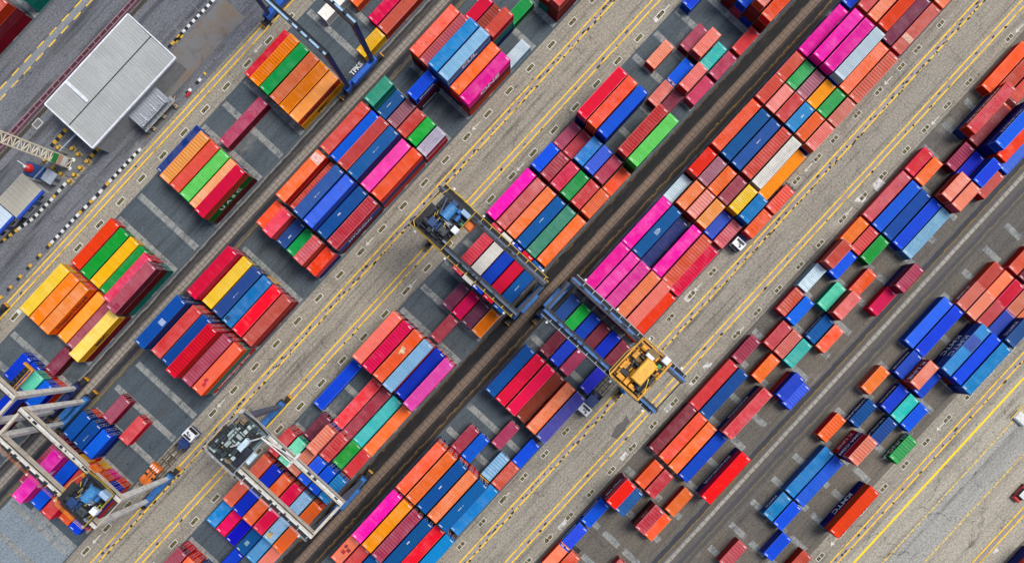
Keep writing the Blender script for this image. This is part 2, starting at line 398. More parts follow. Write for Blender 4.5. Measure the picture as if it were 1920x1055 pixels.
def make_meshes(L):
    h = L / 2; w = W_ / 2; P = .15
    fr = MB()
    for sx in (-1, 1):
        for sy in (-1, 1):
            x = sx * (h - P / 2); y = sy * (w - P / 2)
            fr.cbox(x, y, .17, P - .004, P - .004, HC - .34)
            for z in (0, HC - .17): fr.cbox(sx * (h - .09), sy * (w - .081), z, .18, .162, .17)
    for sy in (-1, 1):
        y = sy * (w - .06)
        fr.box(-h + .18, h - .18, y - .04, y + .055, .02, .15)
        fr.box(-h + .18, h - .18, y - .04, y + .055, HC - .13, HC - .012)
    for sx in (-1, 1):
        x = sx * (h - .07)
        fr.box(x - .06, x + .06, -w + .162, w - .162, .02, .15)
        fr.box(x - .06, x + .06, -w + .162, w - .162, HC - .14, HC - .006)
    wl = MB()
    for sy in (-1, 1):
        corr(wl, -h + P, h - P, .15, HC - .13, sy * (w - .03), .28, -sy * .045, 'w')
    n = 8; vs = []; fs = []
    for i in range(n * 2 + 1):                     # front end wall, ribs upright
        y = -w + P + (W_ - 2 * P) * i / (n * 2)
        d = .045 if i % 2 else 0
        vs += [(-h + .03 + d, y, .15), (-h + .03 + d, y, HC - .14)]
    for i in range(n * 2): fs.append((2*i, 2*i+1, 2*i+3, 2*i+2))
    wl.add(vs, fs)
    wl.box(-h + .15, h - .15, -w + .1, w - .1, .1, .16)      # floor
    roofs = {}
    for key, pitch, dep in (('fine', .40, .052), ('coarse', .60, .088)):
        r = MB()
        corr(r, -h + .55, h - .55, -w + .10, w - .10, HC - .022, pitch, dep)
        for sx in (-1, 1):
            a, b = sorted((sx * (h - .13), sx * (h - .55)))
            r.box(a, b, -w + .10, w - .10, HC - .06, HC - .02)
        roofs[key] = r.mesh('roof_' + key)
    doors = []
    for sy in (-1, 1):
        d = MB(); a, b = sorted((sy * .012, sy * (w - P)))
        d.box(h - .075, h - .035, a, b, .16, HC - .145)
        for z in (.5, 1.1, 1.7, 2.2): d.box(h - .035, h - .018, a + .06, b - .06, z, z + .12)
        doors.append(d.mesh('door'))
    lb = MB()
    for y in (-.85, -.38):
        lb.tube((0, y, .2), (0, y, HC - .18), .028, 6)
        for z in (.25, .9, 1.6, HC - .3): lb.cbox(0, y, z, .05, .16, .09)
    lb.cbox(.01, -.6, 1.0, .04, .34, .05)
    nls = []
    for sx in (-1, 1):
        nl = MB(); y = -.62 if sx > 0 else .55
        nl.box(*sorted((sx * (h - .24), sx * (h - .40))), y - .36, y + .36, HC - .019, HC - .014)
        nls.append(nl.mesh('number_label'))
    dashes = []
    for parts in ([(-.62, .62, -.07, .06)], [(-.9, .1, -.05, .09), (.3, .7, -.03, .04)], [(-.3, .5, -.13, .12)], [(-.7, -.2, -.04, .08), (-.05, .9, -.02, .04)]):
        q = MB()
        for a, b, c_, d_ in parts: q.box(a, b, c_, d_, HC - .02, HC - .012)
        dashes.append(q.mesh('roof_logo'))
    sh = MB(); sh.box(-h, h, -w, w, 0, HC)
    return dict(frame=fr.mesh('frame'), walls=wl.mesh('walls'), roofs=roofs, doors=doors, bars=lb.mesh('locking_bars'),
                label=nls, dash=dashes, L=L)
MESH = {'L': make_meshes(12.19), 'S': make_meshes(6.06)}
GALV = plain('galvanised_bars', (168, 170, 172), .5, .3)
STICK = plain('sticker', (206, 200, 196), .6)
DULL = plain('worn_logo', (186, 196, 206), .7, 0, .4, 4)
CHALK = plain('white_lettering', (236, 236, 232), .6)
INK = plain('dark_lettering', (22, 20, 34), .6)
KINDNAME = {'L': 'long_container', 'S': 'short_container'}
CAT = {'L': 'long container', 'S': 'short container'}
GRP = {'L': 'long freight containers stacked in the yard', 'S': 'short freight containers stacked in the yard'}

FONTMESH = {}
def text_mesh(txt, size):
    k = (txt, size)
    if k not in FONTMESH:
        cu = bpy.data.curves.new('lettering', 'FONT'); cu.body = txt; cu.size = size * 1.38
        cu.align_x = 'CENTER'; cu.align_y = 'CENTER'; cu.extrude = .004; cu.offset = .03 * size; cu.resolution_u = 3
        o = bpy.data.objects.new('lettering_tmp', cu); COL.objects.link(o)
        dg = bpy.context.evaluated_depsgraph_get(); dg.update()
        me = bpy.data.meshes.new_from_object(o.evaluated_get(dg)); me.name = 'lettering'
        bpy.data.objects.remove(o); bpy.data.curves.remove(cu)
        me.materials.clear(); me.materials.append(None)
        FONTMESH[k] = me
    return FONTMESH[k]

def container(size, c, u, v, z, rot, label, ribs=False, dash=False, full=True, word=None, patch=None):
    M = MESH[size]
    t = empty(KINDNAME[size], label, CAT[size], u, v, z, rot, GRP[size])
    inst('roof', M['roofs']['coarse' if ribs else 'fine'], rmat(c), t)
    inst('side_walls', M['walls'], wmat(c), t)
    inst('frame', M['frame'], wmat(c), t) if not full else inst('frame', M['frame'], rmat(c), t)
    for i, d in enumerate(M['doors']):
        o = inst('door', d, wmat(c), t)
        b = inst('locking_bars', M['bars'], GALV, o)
        b.location = (M['L'] / 2 + .012, 0 if i == 0 else 1.22, 0)
    if full:
        for nl in M['label']: inst('number_label', nl, STICK, t)
    for (a, b_, c_, d_, col) in patch or ():
        q = MB(); q.box(a, b_, c_, d_, HC - .021, HC - .010); q.build('roof_patch', plain('patch_%d_%d_%d' % col, col, .7, 0, .3, 2.5), t)
    if dash:
        o = inst('roof_logo', M['dash'][int(abs(u) * 7 + v) % 4], DULL, t); o.location = ((int(abs(u) * 3) % 5 - 2) * .35, (int(v) % 3 - 1) * .25, 0)
    if word:
        face, txt, sz, inkc = word[:4]
        o = inst('lettering', text_mesh(txt, sz), INK if inkc == 'ink' else CHALK, t)
        s = -1 if face == 'SE' else 1
        o.location = (0, s * (W_ / 2 + .012), HC / 2)
        o.rotation_euler = (math.radians(90), 0, 0 if s < 0 else math.pi)
    return t

# ---- list every box
BOXES = []
for bi, (blk, bu, size, rows, land) in enumerate(BAYS):
    v0, p = BLK[blk]
    for tok in rows.split():
        r, n, cols = tok.split(':'); r = int(r); n = int(n)
        cols = cols.split('/')
        top = cols[0]; code = top[0]
        rng = random.Random(bi * 31 + r)
        for tier in range(n, 0, -1):
            i = n - tier
            c = cols[i][0] if i < len(cols) else rng.choice(RND_LOWER)
            BOXES.append(dict(bi=bi, blk=blk, bu=bu, size=size, r=r, tier=tier, n=n, c=c, top=i == 0,
                ribs='*' in cols[i] if i < len(cols) else False, dash='-' in cols[i] if i < len(cols) else False,
                u=bu + rng.uniform(-.9, .9), v=v0 + p * r + rng.uniform(-.35, .35), z=(tier - 1) * PITCH,
                rot=math.radians(rng.uniform(-.18, .18)), land=land))

# ---- which boxes does the camera see, and how large (small painter's raster)
RW, RH = 960, 528
F = 1446.0
idb = -np.ones((RH, RW), np.int32)
def proj(pts):
    pts = np.asarray(pts)
    k = F / (H - pts[:, 2]) * .5
    return np.stack([480 + pts[:, 0] * k, 312.5 - pts[:, 1] * k], 1)
def fill(q, i):
    x0, y0 = np.floor(q.min(0)).astype(int); x1, y1 = np.ceil(q.max(0)).astype(int)
    x0 = max(x0, 0); y0 = max(y0, 0); x1 = min(x1, RW - 1); y1 = min(y1, RH - 1)
    if x1 < x0 or y1 < y0: return
    X, Y = np.meshgrid(np.arange(x0, x1 + 1) + .5, np.arange(y0, y1 + 1) + .5)
    a = 0
    for k in range(4):
        p, r = q[k], q[(k + 1) % 4]; a += p[0] * r[1] - r[0] * p[1]
    s = 1 if a > 0 else -1
    m = np.ones(X.shape, bool)
    for k in range(4):
        p, r = q[k], q[(k + 1) % 4]
        m &= s * ((r[0] - p[0]) * (Y - p[1]) - (r[1] - p[1]) * (X - p[0])) >= 0
    sub = idb[y0:y1 + 1, x0:x1 + 1]; sub[m] = i
def corners(b):
    hu = MESH[b['size']]['L'] / 2 * S; hv = W_ / 2 * S
    return [yard(b['u'] + a * hu, b['v'] + c * hv, 0) for a, c in ((-1,-1),(1,-1),(1,1),(-1,1))]
for tier in (1, 2, 3, 4):
    idx = [i for i, b in enumerate(BOXES) if b['tier'] == tier]
    for i in idx:
        b = BOXES[i]; cs = corners(b)
        for k in range(4):
            p, q = cs[k], cs[(k + 1) % 4]
            mid = (p + q) / 2; nrm = mid - (cs[0] + cs[2]) / 2
            if mid.dot(nrm) < 0:
                fill(proj([(p.x,p.y,b['z']),(q.x,q.y,b['z']),(q.x,q.y,b['z']+HC),(p.x,p.y,b['z']+HC)]), i)
    for i in idx:
        b = BOXES[i]
        fill(proj([(c.x, c.y, b['z'] + HC) for c in corners(b)]), i)
ids, cnt = np.unique(idb[idb >= 0], return_counts=True)
for b in BOXES: b['area'] = 0
for i, n in zip(ids, cnt): BOXES[i]['area'] = int(n)

# ---- labels
SZ = {'L': 'long', 'S': 'short'}
bay_rank = {}
for blk in range(8):
    us = sorted({(-b['bu'], b['bi']) for b in BOXES if b['blk'] == blk})
    k = 0; last = None
    for nu, bi in us:
        if last is None or nu - last > 40: k += 1; last = nu
        bay_rank[bi] = k
STRIPN = {0:'corner', 1:'first', 2:'second', 3:'third', 4:'fourth', 5:'fifth', 6:'sixth', 7:'corner'}
def place(b):
    if b['land'] and b['blk'] in (0, 7): return b['land']
    base = f"{ORD[bay_rank[b['bi']]]} bay of the {STRIPN[b['blk']]} strip"
    return base
def describe(b, mates):
    w = PAL[b['c']][0]; same = [m for m in mates if PAL[m['c']][0] == w]
    rs = sorted(m['r'] for m in mates); k = rs.index(b['r'])
    extra = 'ribbed ' if b['ribs'] else ''
    if len(mates) == 1: return f"lone {extra}{w}", ''
    if len(same) == 1: return f"only {extra}{w}", ''
    byr = {m['r']: m for m in mates}
    if k == 0: return f"{extra}{w}", 'nearest the upper left'
    if k == len(rs) - 1: return f"{extra}{w}", 'nearest the lower right'
    a, c = byr[rs[k - 1]], byr[rs[k + 1]]
    sig = (PAL[a['c']][0], PAL[c['c']][0])
    others = [m for m in same if m is not b and 0 < rs.index(m['r']) < len(rs) - 1
              and (PAL[byr[rs[rs.index(m['r']) - 1]]['c']][0], PAL[byr[rs[rs.index(m['r']) + 1]]['c']][0]) == sig]
    if not others and sig[0] != sig[1]: return f"{extra}{w}", f"between {sig[0]} and {sig[1]}"
    return f"{extra}{w}", f"{ORD[k + 1]} from upper left"
tops = {}
for b in BOXES:
    if b['top']: tops.setdefault((b['blk'], bay_rank[b['bi']]), []).append(b)
SEEN = set()
for b in BOXES:
    if b['top']:
        d, pos = describe(b, tops[(b['blk'], bay_rank[b['bi']])])
        b['label'] = f"{d} {SZ[b['size']]} container{' ' + pos if pos else ''}, {place(b)}"
        b['short'] = (d.replace('only ', '').replace('lone ', ''), pos)
        if b['land'] and b['blk'] not in (0, 7):
            alt = f"{d} {SZ[b['size']]} container{' ' + pos if pos else ''}, {b['land']}, {STRIPN[b['blk']]} strip"
            if len(alt.split()) <= 16: b['label'] = alt
STK = {}
for key, ms in tops.items():
    for k, m in enumerate(sorted(ms, key=lambda m: m['r'])): STK[(m['bi'], m['r'])] = (k + 1, len(ms))
for b in BOXES:
    k, n = STK[(b['bi'], b['r'])]
    bay = f"{ORD[bay_rank[b['bi']]]} bay, {STRIPN[b['blk']]} strip" if b['blk'] not in (0, 7) else b['land']
    if not b['top']:
        tw = {1: 'bottom', 2: 'second tier', 3: 'third tier'}[b['tier']]
        st = f"{ORD[k]} stack from upper left" if n > 1 else 'only stack'
        b['label'] = f"{tw} {PAL[b['c']][0]} {SZ[b['size']]} container, {st}, {bay}"
    elif len(b['label'].split()) > 16:
        b['label'] = f"{PAL[b['c']][0]} {SZ[b['size']]} container on the {ORD[k]} stack from upper left, {bay}"
hidden = MB()
for b in BOXES:
    if b['top'] or b['area'] >= 9:
        container(b['size'], b['c'], b['u'], b['v'], b['z'], b['rot'], b['label'], b['ribs'], b['dash'], b['top'],
                  WORDS.get((b['blk'], b['bu'], b['r'], b['tier'])),
                  PATCH.get((b['blk'], b['bu'], b['r'])) if b['top'] else None)
    else:
        hl = MESH[b['size']]['L'] / 2 - .02; w = W_ / 2 - .02
        cs = [yard(b['u'], b['v']) + Vector((x * CA - y * SA, x * SA + y * CA, 0)) for x, y in ((-hl,-w),(hl,-w),(hl,w),(-hl,w))]
        hidden.poly([(c.x, c.y) for c in cs], b['z'] + .01, b['z'] + HC - .01)
ho = hidden.build('buried_containers', wmat('Z')); ho['kind'] = 'stuff'
tag(ho, 'red containers buried inside the stacks under the visible ones', 'buried containers')
print('CONTAINERS', len(BOXES), 'tops', sum(b['top'] for b in BOXES),
      'indiv L', sum(1 for b in BOXES if b['size']=='L' and (b['top'] or b['area']>=9)),
      'indiv S', sum(1 for b in BOXES if b['size']=='S' and (b['top'] or b['area']>=9)),
      'maxlab', max(len(b['label'].split()) for b in BOXES), 'uniq', len(set(b['label'] for b in BOXES if b['top'] or b['area']>=9)))
# ================================================================ the ground (objects lie in the yard frame: x along lanes, y across)
def ysheet(name, mat, quads, z):
    mb = MB()
    for u0, u1, v0, v1 in quads:
        x0, x1 = (u0 - U0) / S, (u1 - U0) / S; y0, y1 = -(v1 - V0) / S, -(v0 - V0) / S
        mb.add([(x0,y0,z),(x1,y0,z),(x1,y1,z),(x0,y1,z)], [(0,1,2,3)])
    o = mb.build(name, mat); o.rotation_euler = (0, 0, ANG)
    return struct(o)

def paving(name, rgb, speck=.5, stain=.45, stain_rgb=(50,48,46), rough=.9, joints=None, warm=None, cracks=0, cool=None, fray=None, tyres=0):
    m = bpy.data.materials.new(name); m.use_nodes = True
    t = NT(m); c = L3(rgb)
    v = t.coords(rand=False)
    big = t.ramp(t.noise(v, .035, 5, .62), .35, .68)
    c2 = L3(warm) if warm else tuple(x * 1.22 for x in c[:3]) + (1,)
    col = t.mix(big, tuple(x * .86 for x in c[:3]) + (1,), c2)
    if cool:                                            # broad patches of another pour
        pt = t.ramp(t.noise(v, .016, 3, .55), .44, .60)
        col = t.mix(t.math('MULTIPLY', pt, .75), col, L3(cool))
    mid = t.ramp(t.noise(v, .30, 5, .72), .38, .64)
    col = t.mix(t.math('MULTIPLY', mid, .30), col, tuple(x * .66 for x in c[:3]) + (1,))
    # aggregate
    sp = t.ramp(t.noise(v, 2.6, 3, .75), .34, .66)
    col = t.mix(speck, col, t.mix(sp, tuple(x * .52 for x in c[:3]) + (1,), tuple(min(1, x * 1.6) for x in c[:3]) + (1,)))
    sp2 = t.ramp(t.noise(v, 7.0, 2, .6), .58, .68)
    col = t.mix(t.math('MULTIPLY', sp2, speck * .5), col, tuple(min(1, x * 2.1) for x in c[:3]) + (1,))
    # wheel tracks: stretched along the lanes
    vs = t.coords(rand=False, scale=(.05, .9, 1))
    tr = t.ramp(t.noise(vs, .55, 4, .6), .5, .72)
    col = t.mix(t.math('MULTIPLY', tr, stain), col, L3(stain_rgb))
    vs = t.coords(rand=False, scale=(.35, 1, 1))
    dr = t.ramp(t.noise(vs, .22, 6, .72), .6, .74)
    col = t.mix(t.math('MULTIPLY', dr, stain * 1.3), col, L3(stain_rgb))
    if tyres:                                           # rubber laid down by the yard tractors
        for sc, lo, hi, a in (((.012, .75, 1), .55, .66, .8), ((.03, 1.6, 1), .60, .70, .6)):
            ty = t.ramp(t.noise(t.coords(rand=False, scale=sc), 1.0, 4, .55), lo, hi)
            ty = t.math('MULTIPLY', ty, t.ramp(t.noise(v, .12, 4, .7), .36, .60))
            col = t.mix(t.math('MULTIPLY', ty, tyres * a), col, L3((58, 55, 53)))
        pl = t.ramp(t.noise(v, .075, 6, .72), .56, .66)
        col = t.mix(t.math('MULTIPLY', pl, tyres * .55), col, L3((82, 80, 77)))
        lp = t.ramp(t.noise(t.coords(rand=False, scale=(.6, 1, 1)), .10, 5, .7), .60, .70)
        col = t.mix(t.math('MULTIPLY', lp, tyres * .5), col, L3((182, 176, 164)))
    if fray:
        fr = t.ramp(t.noise(v, .7, 5, .72), .50, .62)
        col = t.mix(t.math('MULTIPLY', fr, .8), col, L3(fray))
    oil = t.ramp(t.noise(v, .9, 3, .6), .66, .73)
    col = t.mix(t.math('MULTIPLY', oil, .7), col, L3((36, 34, 34)))
    if cracks:
        vo = t.n.new('ShaderNodeTexVoronoi'); vo.feature = 'DISTANCE_TO_EDGE'; vo.inputs['Scale'].default_value = .11
        dn = t.n.new('ShaderNodeTexNoise'); dn.inputs['Scale'].default_value = .5; dn.inputs['Detail'].default_value = 4; t.l.new(v, dn.inputs['Vector'])
        ad = t.n.new('ShaderNodeVectorMath'); ad.operation = 'MULTIPLY_ADD'
        t.l.new(dn.outputs['Color'], ad.inputs[0]); ad.inputs[1].default_value = (4, 4, 0); t.l.new(v, ad.inputs[2])
        t.l.new(ad.outputs[0], vo.inputs['Vector'])
        ck = t.ramp(vo.outputs['Distance'], .0, .012, 1, 0)
        ck = t.math('MULTIPLY', ck, t.ramp(t.noise(v, .06, 3), .46, .56))
        col = t.mix(t.math('MULTIPLY', ck, cracks), col, L3((40, 38, 36)))
    if joints:
        br = t.n.new('ShaderNodeTexBrick'); br.offset = .0
        t.l.new(v, br.inputs['Vector'])
        br.inputs['Scale'].default_value = 1; br.inputs['Brick Width'].default_value = joints[0]
        br.inputs['Row Height'].default_value = joints[1]; br.inputs['Mortar Size'].default_value = joints[2]
        br.inputs['Mortar Smooth'].default_value = .2
        col = t.mix(t.math('MULTIPLY', br.outputs['Fac'], .6), col, L3((34, 34, 36)))
    t.l.new(col, t.b.inputs['Base Color'])
    t.b.inputs['Roughness'].default_value = rough
    t.b.inputs['Specular IOR Level'].default_value = .25
    return m

def worn(name, rgb, under, lo=.30, hi=.52, scale=.8, grime=.35):
    """paint worn through to the paving"""
    m = bpy.data.materials.new(name); m.use_nodes = True
    t = NT(m); v = t.coords(rand=False)
    f = t.ramp(t.noise(v, scale, 5, .7), lo, hi)
    col = t.mix(f, L3(under), L3(rgb))
    g = t.ramp(t.noise(v, .33, 4, .65), .54, .66)
    col = t.mix(t.math('MULTIPLY', g, grime), col, L3((58, 46, 30)))
    t.l.new(col, t.b.inputs['Base Color']); t.b.inputs['Roughness'].default_value = .8
    return m

def band(name, v0, v1, stops, amp=.012):
    """service strip between two blocks: drain, wheel track, worn lines; edges ragged by dirt"""
    m = bpy.data.materials.new(name); m.use_nodes = True
    t = NT(m); v = t.coords(rand=False)
    sx = t.n.new('ShaderNodeSeparateXYZ'); t.l.new(v, sx.inputs[0])
    y = t.ramp(sx.outputs[1], -(v0 - V0) / S, -(v1 - V0) / S)
    n1 = t.noise(t.coords(rand=False, scale=(.5, 1, 1)), .9, 4, .7)
    y = t.math('ADD', y, t.math('MULTIPLY', t.math('SUBTRACT', n1, .5), amp * 10))
    cr = t.n.new('ShaderNodeValToRGB'); cr.color_ramp.interpolation = 'LINEAR'
    e = cr.color_ramp.elements
    pts = []
    for a, b, c in stops:
        f0 = (a - v0) / (v1 - v0); f1 = (b - v0) / (v1 - v0); d = min(.006, (f1 - f0) * .3)
        pts += [(f0 + d, c), (f1 - d, c)]
    e[0].position = max(0, pts[0][0]); e[0].color = L3(pts[0][1])
    e[1].position = min(1, pts[-1][0]); e[1].color = L3(pts[-1][1])
    for p, c in pts[1:-1]:
        k = e.new(p); k.color = L3(c)
    t.l.new(y, cr.inputs[0])
    col = cr.outputs[0]
    s1 = t.ramp(t.noise(v, 1.7, 5, .7), .36, .66)
    col = t.mix(t.math('MULTIPLY', s1, .38), col, (.012, .011, .010, 1))
    s2 = t.ramp(t.noise(t.coords(rand=False, scale=(.2, 1, 1)), 1.1, 4, .7), .5, .75)
    col = t.mix(t.math('MULTIPLY', s2, .12), col, L3((120, 108, 92)))
    t.l.new(col, t.b.inputs['Base Color']); t.b.inputs['Roughness'].default_value = .85
    ysheet(name.replace(' ', '_'), m, [(-1000, 1600, v0, v1)], .006)

def rgbm(c, k): return tuple(int(x * k) for x in c)
LANE = (142, 135, 121)
lane_m = paving('lane concrete', LANE, .72, .42, (72, 68, 64), warm=(168, 158, 137), cracks=.45, cool=(122, 121, 117), tyres=.75, joints=(7.5, 5.0, .035))
g = MB(); g.box(-520, 520, -520, 520, -.3, 0)
o = struct(g.build('ground', lane_m)); o.rotation_euler = (0, 0, ANG)
ysheet('access_road', paving('road asphalt', (100, 102, 107), .75, .85, (44, 46, 54), warm=(134, 134, 133), cracks=.3, cool=(84, 86, 94), tyres=.8), [(-1200, 1600, -420, 386)], .004)
ysheet('lower_road', paving('pale concrete', (156, 149, 134), .75, .34, (96, 90, 82), warm=(174, 167, 150), cracks=.7, cool=(142, 142, 136), tyres=.5), [(-1000, 1600, 1880, 2300)], .004)
ysheet('wet_lane', paving('damp concrete', (148, 146, 138), .75, .42, (92, 98, 102), warm=(164, 158, 146), cracks=.8, cool=(130, 138, 140), tyres=.6), [(-1000, 1600, 1934, 1986)], .008)
SLATE = paving('slab dark', (74, 84, 90), .5, .5, (40, 44, 50), warm=(104, 108, 108), cool=(58, 72, 84), cracks=.4, tyres=.45, joints=(6.48, 2.75, .03))
EARTH = paving('slab worn', (100, 94, 85), .55, .5, (48, 46, 46), warm=(130, 118, 102), cool=(70, 76, 82), cracks=.4, tyres=.45, joints=(6.48, 2.75, .03))
for k in (0, 1, 2, 3, 4, 5, 6, 7):
    v0, p = BLK[k]
    ysheet('container_pad', SLATE if k < 5 else EARTH, [(-1000, 1600, v0 - 16, v0 + p * 5 + 16)], .008)
# pale beams across the pads at every slot end
BEAM = paving('pale beam', (134, 136, 132), .6, .6, (80, 82, 84), fray=(84, 90, 94), joints=(50, 3.4, .05))
BOFF = {0: 25, 1: 25, 2: 25, 3: 25, 4: 37, 5: 33, 6: 30}
qs = []
for k in range(0, 7):
    v0, p = BLK[k]
    for j in range(-18, 26):
        u = BOFF[k] + 58.6 * j
        if k < 5: qs.append((u - 6, u + 6, v0 - 12, v0 + 5 * p + 12))
        else:
            for r in (0, 2, 4): qs.append((u - 6, u + 6, v0 + p * r - 9, v0 + p * (r + 1) + 4))
ysheet('slot_beams', BEAM, qs, .012)
ysheet('blue_apron', paving('blue concrete', (120, 130, 136), .7, .4, (84, 94, 102), warm=(140, 148, 150), cool=(104, 120, 130)), [(-1000, -664, 648, 800)], .010)
ysheet('slot_beams', BEAM, [(-668, -655, 690, 800)], .013)
# service strips
G1 = (96, 90, 84)
band('rail strip upper', 584, 654, [(584,591,(88,82,78)),(591,594,(126,124,118)),(594,604,(16,20,30)),(603,607,(80,76,72)),(607,622,(104,99,93)),
     (622,626,(72,68,66)),(626,635,(34,36,44)),(635,640,(90,84,78)),(640,642,(128,112,52)),(642,654,(70,74,78))])
band('rail strip middle', 1095, 1165, [(1095,1098,(52,43,36)),(1098,1100,(88,66,30)),(1100,1116,(5,6,10)),(1116,1119,(22,19,17)),(1119,1134,(76,62,52)),
     (1134,1138,(48,40,34)),(1138,1147,(18,17,20)),(1147,1149.5,(110,84,42)),(1149.5,1165,(44,37,32))], .021)
band('rail strip lower', 1605, 1670, [(1605,1612,(96,92,86)),(1612,1621,(52,54,62)),(1621,1623,(128,104,44)),(1623,1630,(92,88,82)),(1630,1638,(120,116,108)),
     (1638,1648,(92,87,82)),(1648,1656,(72,72,76)),(1656,1658,(118,104,74)),(1658,1670,(82,80,76))], .012)
PAV = paving('block paving', (140, 132, 122), .4, .3, (84, 78, 72), joints=(1.15, .8, .07))
PAV2 = paving('block paving brown', (118, 102, 88), .5, .35, (60, 50, 42), joints=(1.15, .95, .07))
PAV3 = paving('block paving pale', (152, 147, 136), .3, .2, (104, 100, 96), joints=(1.5, 3, .09))
ysheet('paver_strip', PAV, [(-1000, 1600, 609, 621)], .012)
ysheet('paver_strip', PAV2, [(-1000, 1600, 1119, 1133)], .012)
ysheet('paver_strip', PAV3, [(-1000, 1600, 1631.5, 1637.5)], .012)
# wheel runways with their yellow edge lines
RUN = paving('runway slab', (146, 138, 136), .4, .35, (84, 74, 70))
YEL = worn('yellow line paint', (234, 188, 34), (150, 128, 76), .30, .50, 1.3, .45)
YELF = worn('strong yellow line', (240, 200, 24), (150, 136, 90), .2, .36, grime=.15)
LINES = [393.2, 837.9, 899.0, 1347.0, 1409.0, 1858.3, 2054.7]
ysheet('wheel_runway', RUN, [(-1000, 1600, v + 1, v + 11) for v in LINES], .012)
ysheet('lane_lines', YEL, [(-1000, 1600, v + d, v + d + 2.7) for v in LINES for d in (-.2, 10.0)], .016)
ysheet('edge_line', YELF, [(-1000, 1600, 1890, 1894)], .016)
rng = random.Random(5); qs = []
for v in (1931, 1987.5):
    u = -1000
    while u < 1500:
        d = rng.uniform(3, 9); qs.append((u, u + d, v, v + 2.4)); u += d + rng.uniform(2, 4.5)
for v, ph in ((111.4, 0), (125.6, 17)):
    for j in range(-30, 40): qs.append((j * 34.6 + ph + 14, j * 34.6 + ph + 33.5, v, v + 2.6))
ysheet('dashed_lines', worn('dashed yellow', (226, 186, 58), (130, 126, 110), .3, .5), qs, .016)
ysheet('road_joint', paving('grey joint', (126, 130, 132), .5, .3), [(-1200, 1600, 113, 126)], .012)
# bay number plates painted on the paving, arrows, whitened patches
WHT = worn('white ground paint', (206, 202, 188), (140, 134, 122), .30, .50, 1.6, .25)
BLK_M = worn('black ground paint', (28, 27, 24), (60, 58, 54), .22, .36, 1.4, .1)
plates = [(422, [54 - 3 + 58.6 * k for k in range(-14, 14)], 1.25), (817.5, [52.6 + 58.6 * k for k in range(-14, 14)], 1.1),
          (929.5, [56 + 58.6 * k for k in range(-12, 18)], 1.15),
          (1328, [1162, 1097, 1053, 990, 930.8, 868, 821, 763, 706, 646, 590, 530, 472, 414, 356, 298, 182, 124, 66, 8, -50, -108, -166, -224, -282], .85),
          (1440.5, [1230, 1118, 1058, 998, 944, 880, 826, 768, 706, 650, 590, 532, 474, 360, 302, 244, 186, 128, 70, 12, -46, -104], .85),
          (1838.5, [40 + 58.6 * k for k in range(-4, 16)], .85)]
wq, bq = [], []; digs = []
for v, us, fr in plates:
    for i, u in enumerate(us):
        wq.append((u - 8.2 - fr * 1.25, u + 8.2 + fr * 1.25, v - 3.0 - fr * 1.25, v + 3.0 + fr * 1.25))
        if fr < 1: bq += [(u - 8, u - .4, v - 3, v + 3), (u + .6, u + 8, v - 3, v + 3)]
        else: bq.append((u - 8, u + 8, v - 3, v + 3))
        digs.append((u, v, i))
ysheet('number_plate_borders', WHT, wq, .016)
ysheet('number_plate_panels', BLK_M, bq, .020)
def digits(mb, u, v, txt, h=3.9):
    SEG = {'0':'abcdef','1':'bc','2':'abged','3':'abgcd','4':'fgbc','5':'afgcd','6':'afgedc','7':'abc','8':'abcdefg','9':'abcdfg'}
    wd = 2.4; x0 = u - (len(txt) * 3.5 - 1.1) / 2
    for ch in txt:
        if ch in SEG:
            hx, hy = wd, h / 2
            P = {'a':(0,hx,h-.7,h),'g':(0,hx,hy-.35,hy+.35),'d':(0,hx,0,.7),'f':(0,.7,hy,h),'b':(hx-.7,hx,hy,h),'e':(0,.7,0,hy),'c':(hx-.7,hx,0,hy)}
            for sgm in SEG[ch]:
                a, b, c, d = P[sgm]
                mb.append((x0 + a, x0 + b, v + h / 2 - d, v + h / 2 - c))
        x0 += 3.5
dq = []
for u, v, i in digs: digits(dq, u, v, f"{(i * 2 + 1) % 60:02d}00" if v < 1200 else f"{(i * 2 + 1) % 60:02d}{(i * 7) % 90 + 10}")
ysheet('number_plate_digits', worn('digit paint', (150, 138, 66), (60, 56, 40), .2, .4, 1.4, .1), dq, .024)
def spot0(px, py): return spot(px, py, 0)
ab = MB()
for px, py in [(892,237),(1247.8,17.5),(1665,152),(1911,54),(1753,227),(1515,315),(1591,397),(692.7,453.5),(772.8,533),(414,756),(180,1011),(1308,539),
               (1387,621),(1185,837.5),(1028,1009),(1763,800),(1564,1015),(975,314),(483,92),(947,932)]:
    u, v = spot0(px, py)
    p = [(-10,0),(-2.5,-4.4),(-3.6,-.9),(12,-.9),(12,.9),(-3.6,.9),(-2.5,4.4)]
    ab.add([(((u + a) - U0) / S, -((v + b) - V0) / S, .016) for a, b in p], [tuple(range(7))])
o = struct(ab.build('lane_arrows', WHT)); o.rotation_euler = (0, 0, ANG)
pq = []
for px, py, a, b in [(1234,32,11,5),(1647,346,11,8),(1614,374,10,7),(1326,685,9,5),(1299,717,8,4),(1253.5,764,9,5),(1292,556,10,6),(32,588,9,5),(1057,981,14,4),(1170,855,8,4),(1867,1033,6,3)]:
    u, v = spot0(px, py); pq.append((u - a, u + a, v - b, v + b))
ysheet('whitewash_patches', worn('worn whitewash', (206, 204, 198), (136, 132, 124), .42, .56, .9, .1), pq, .014)
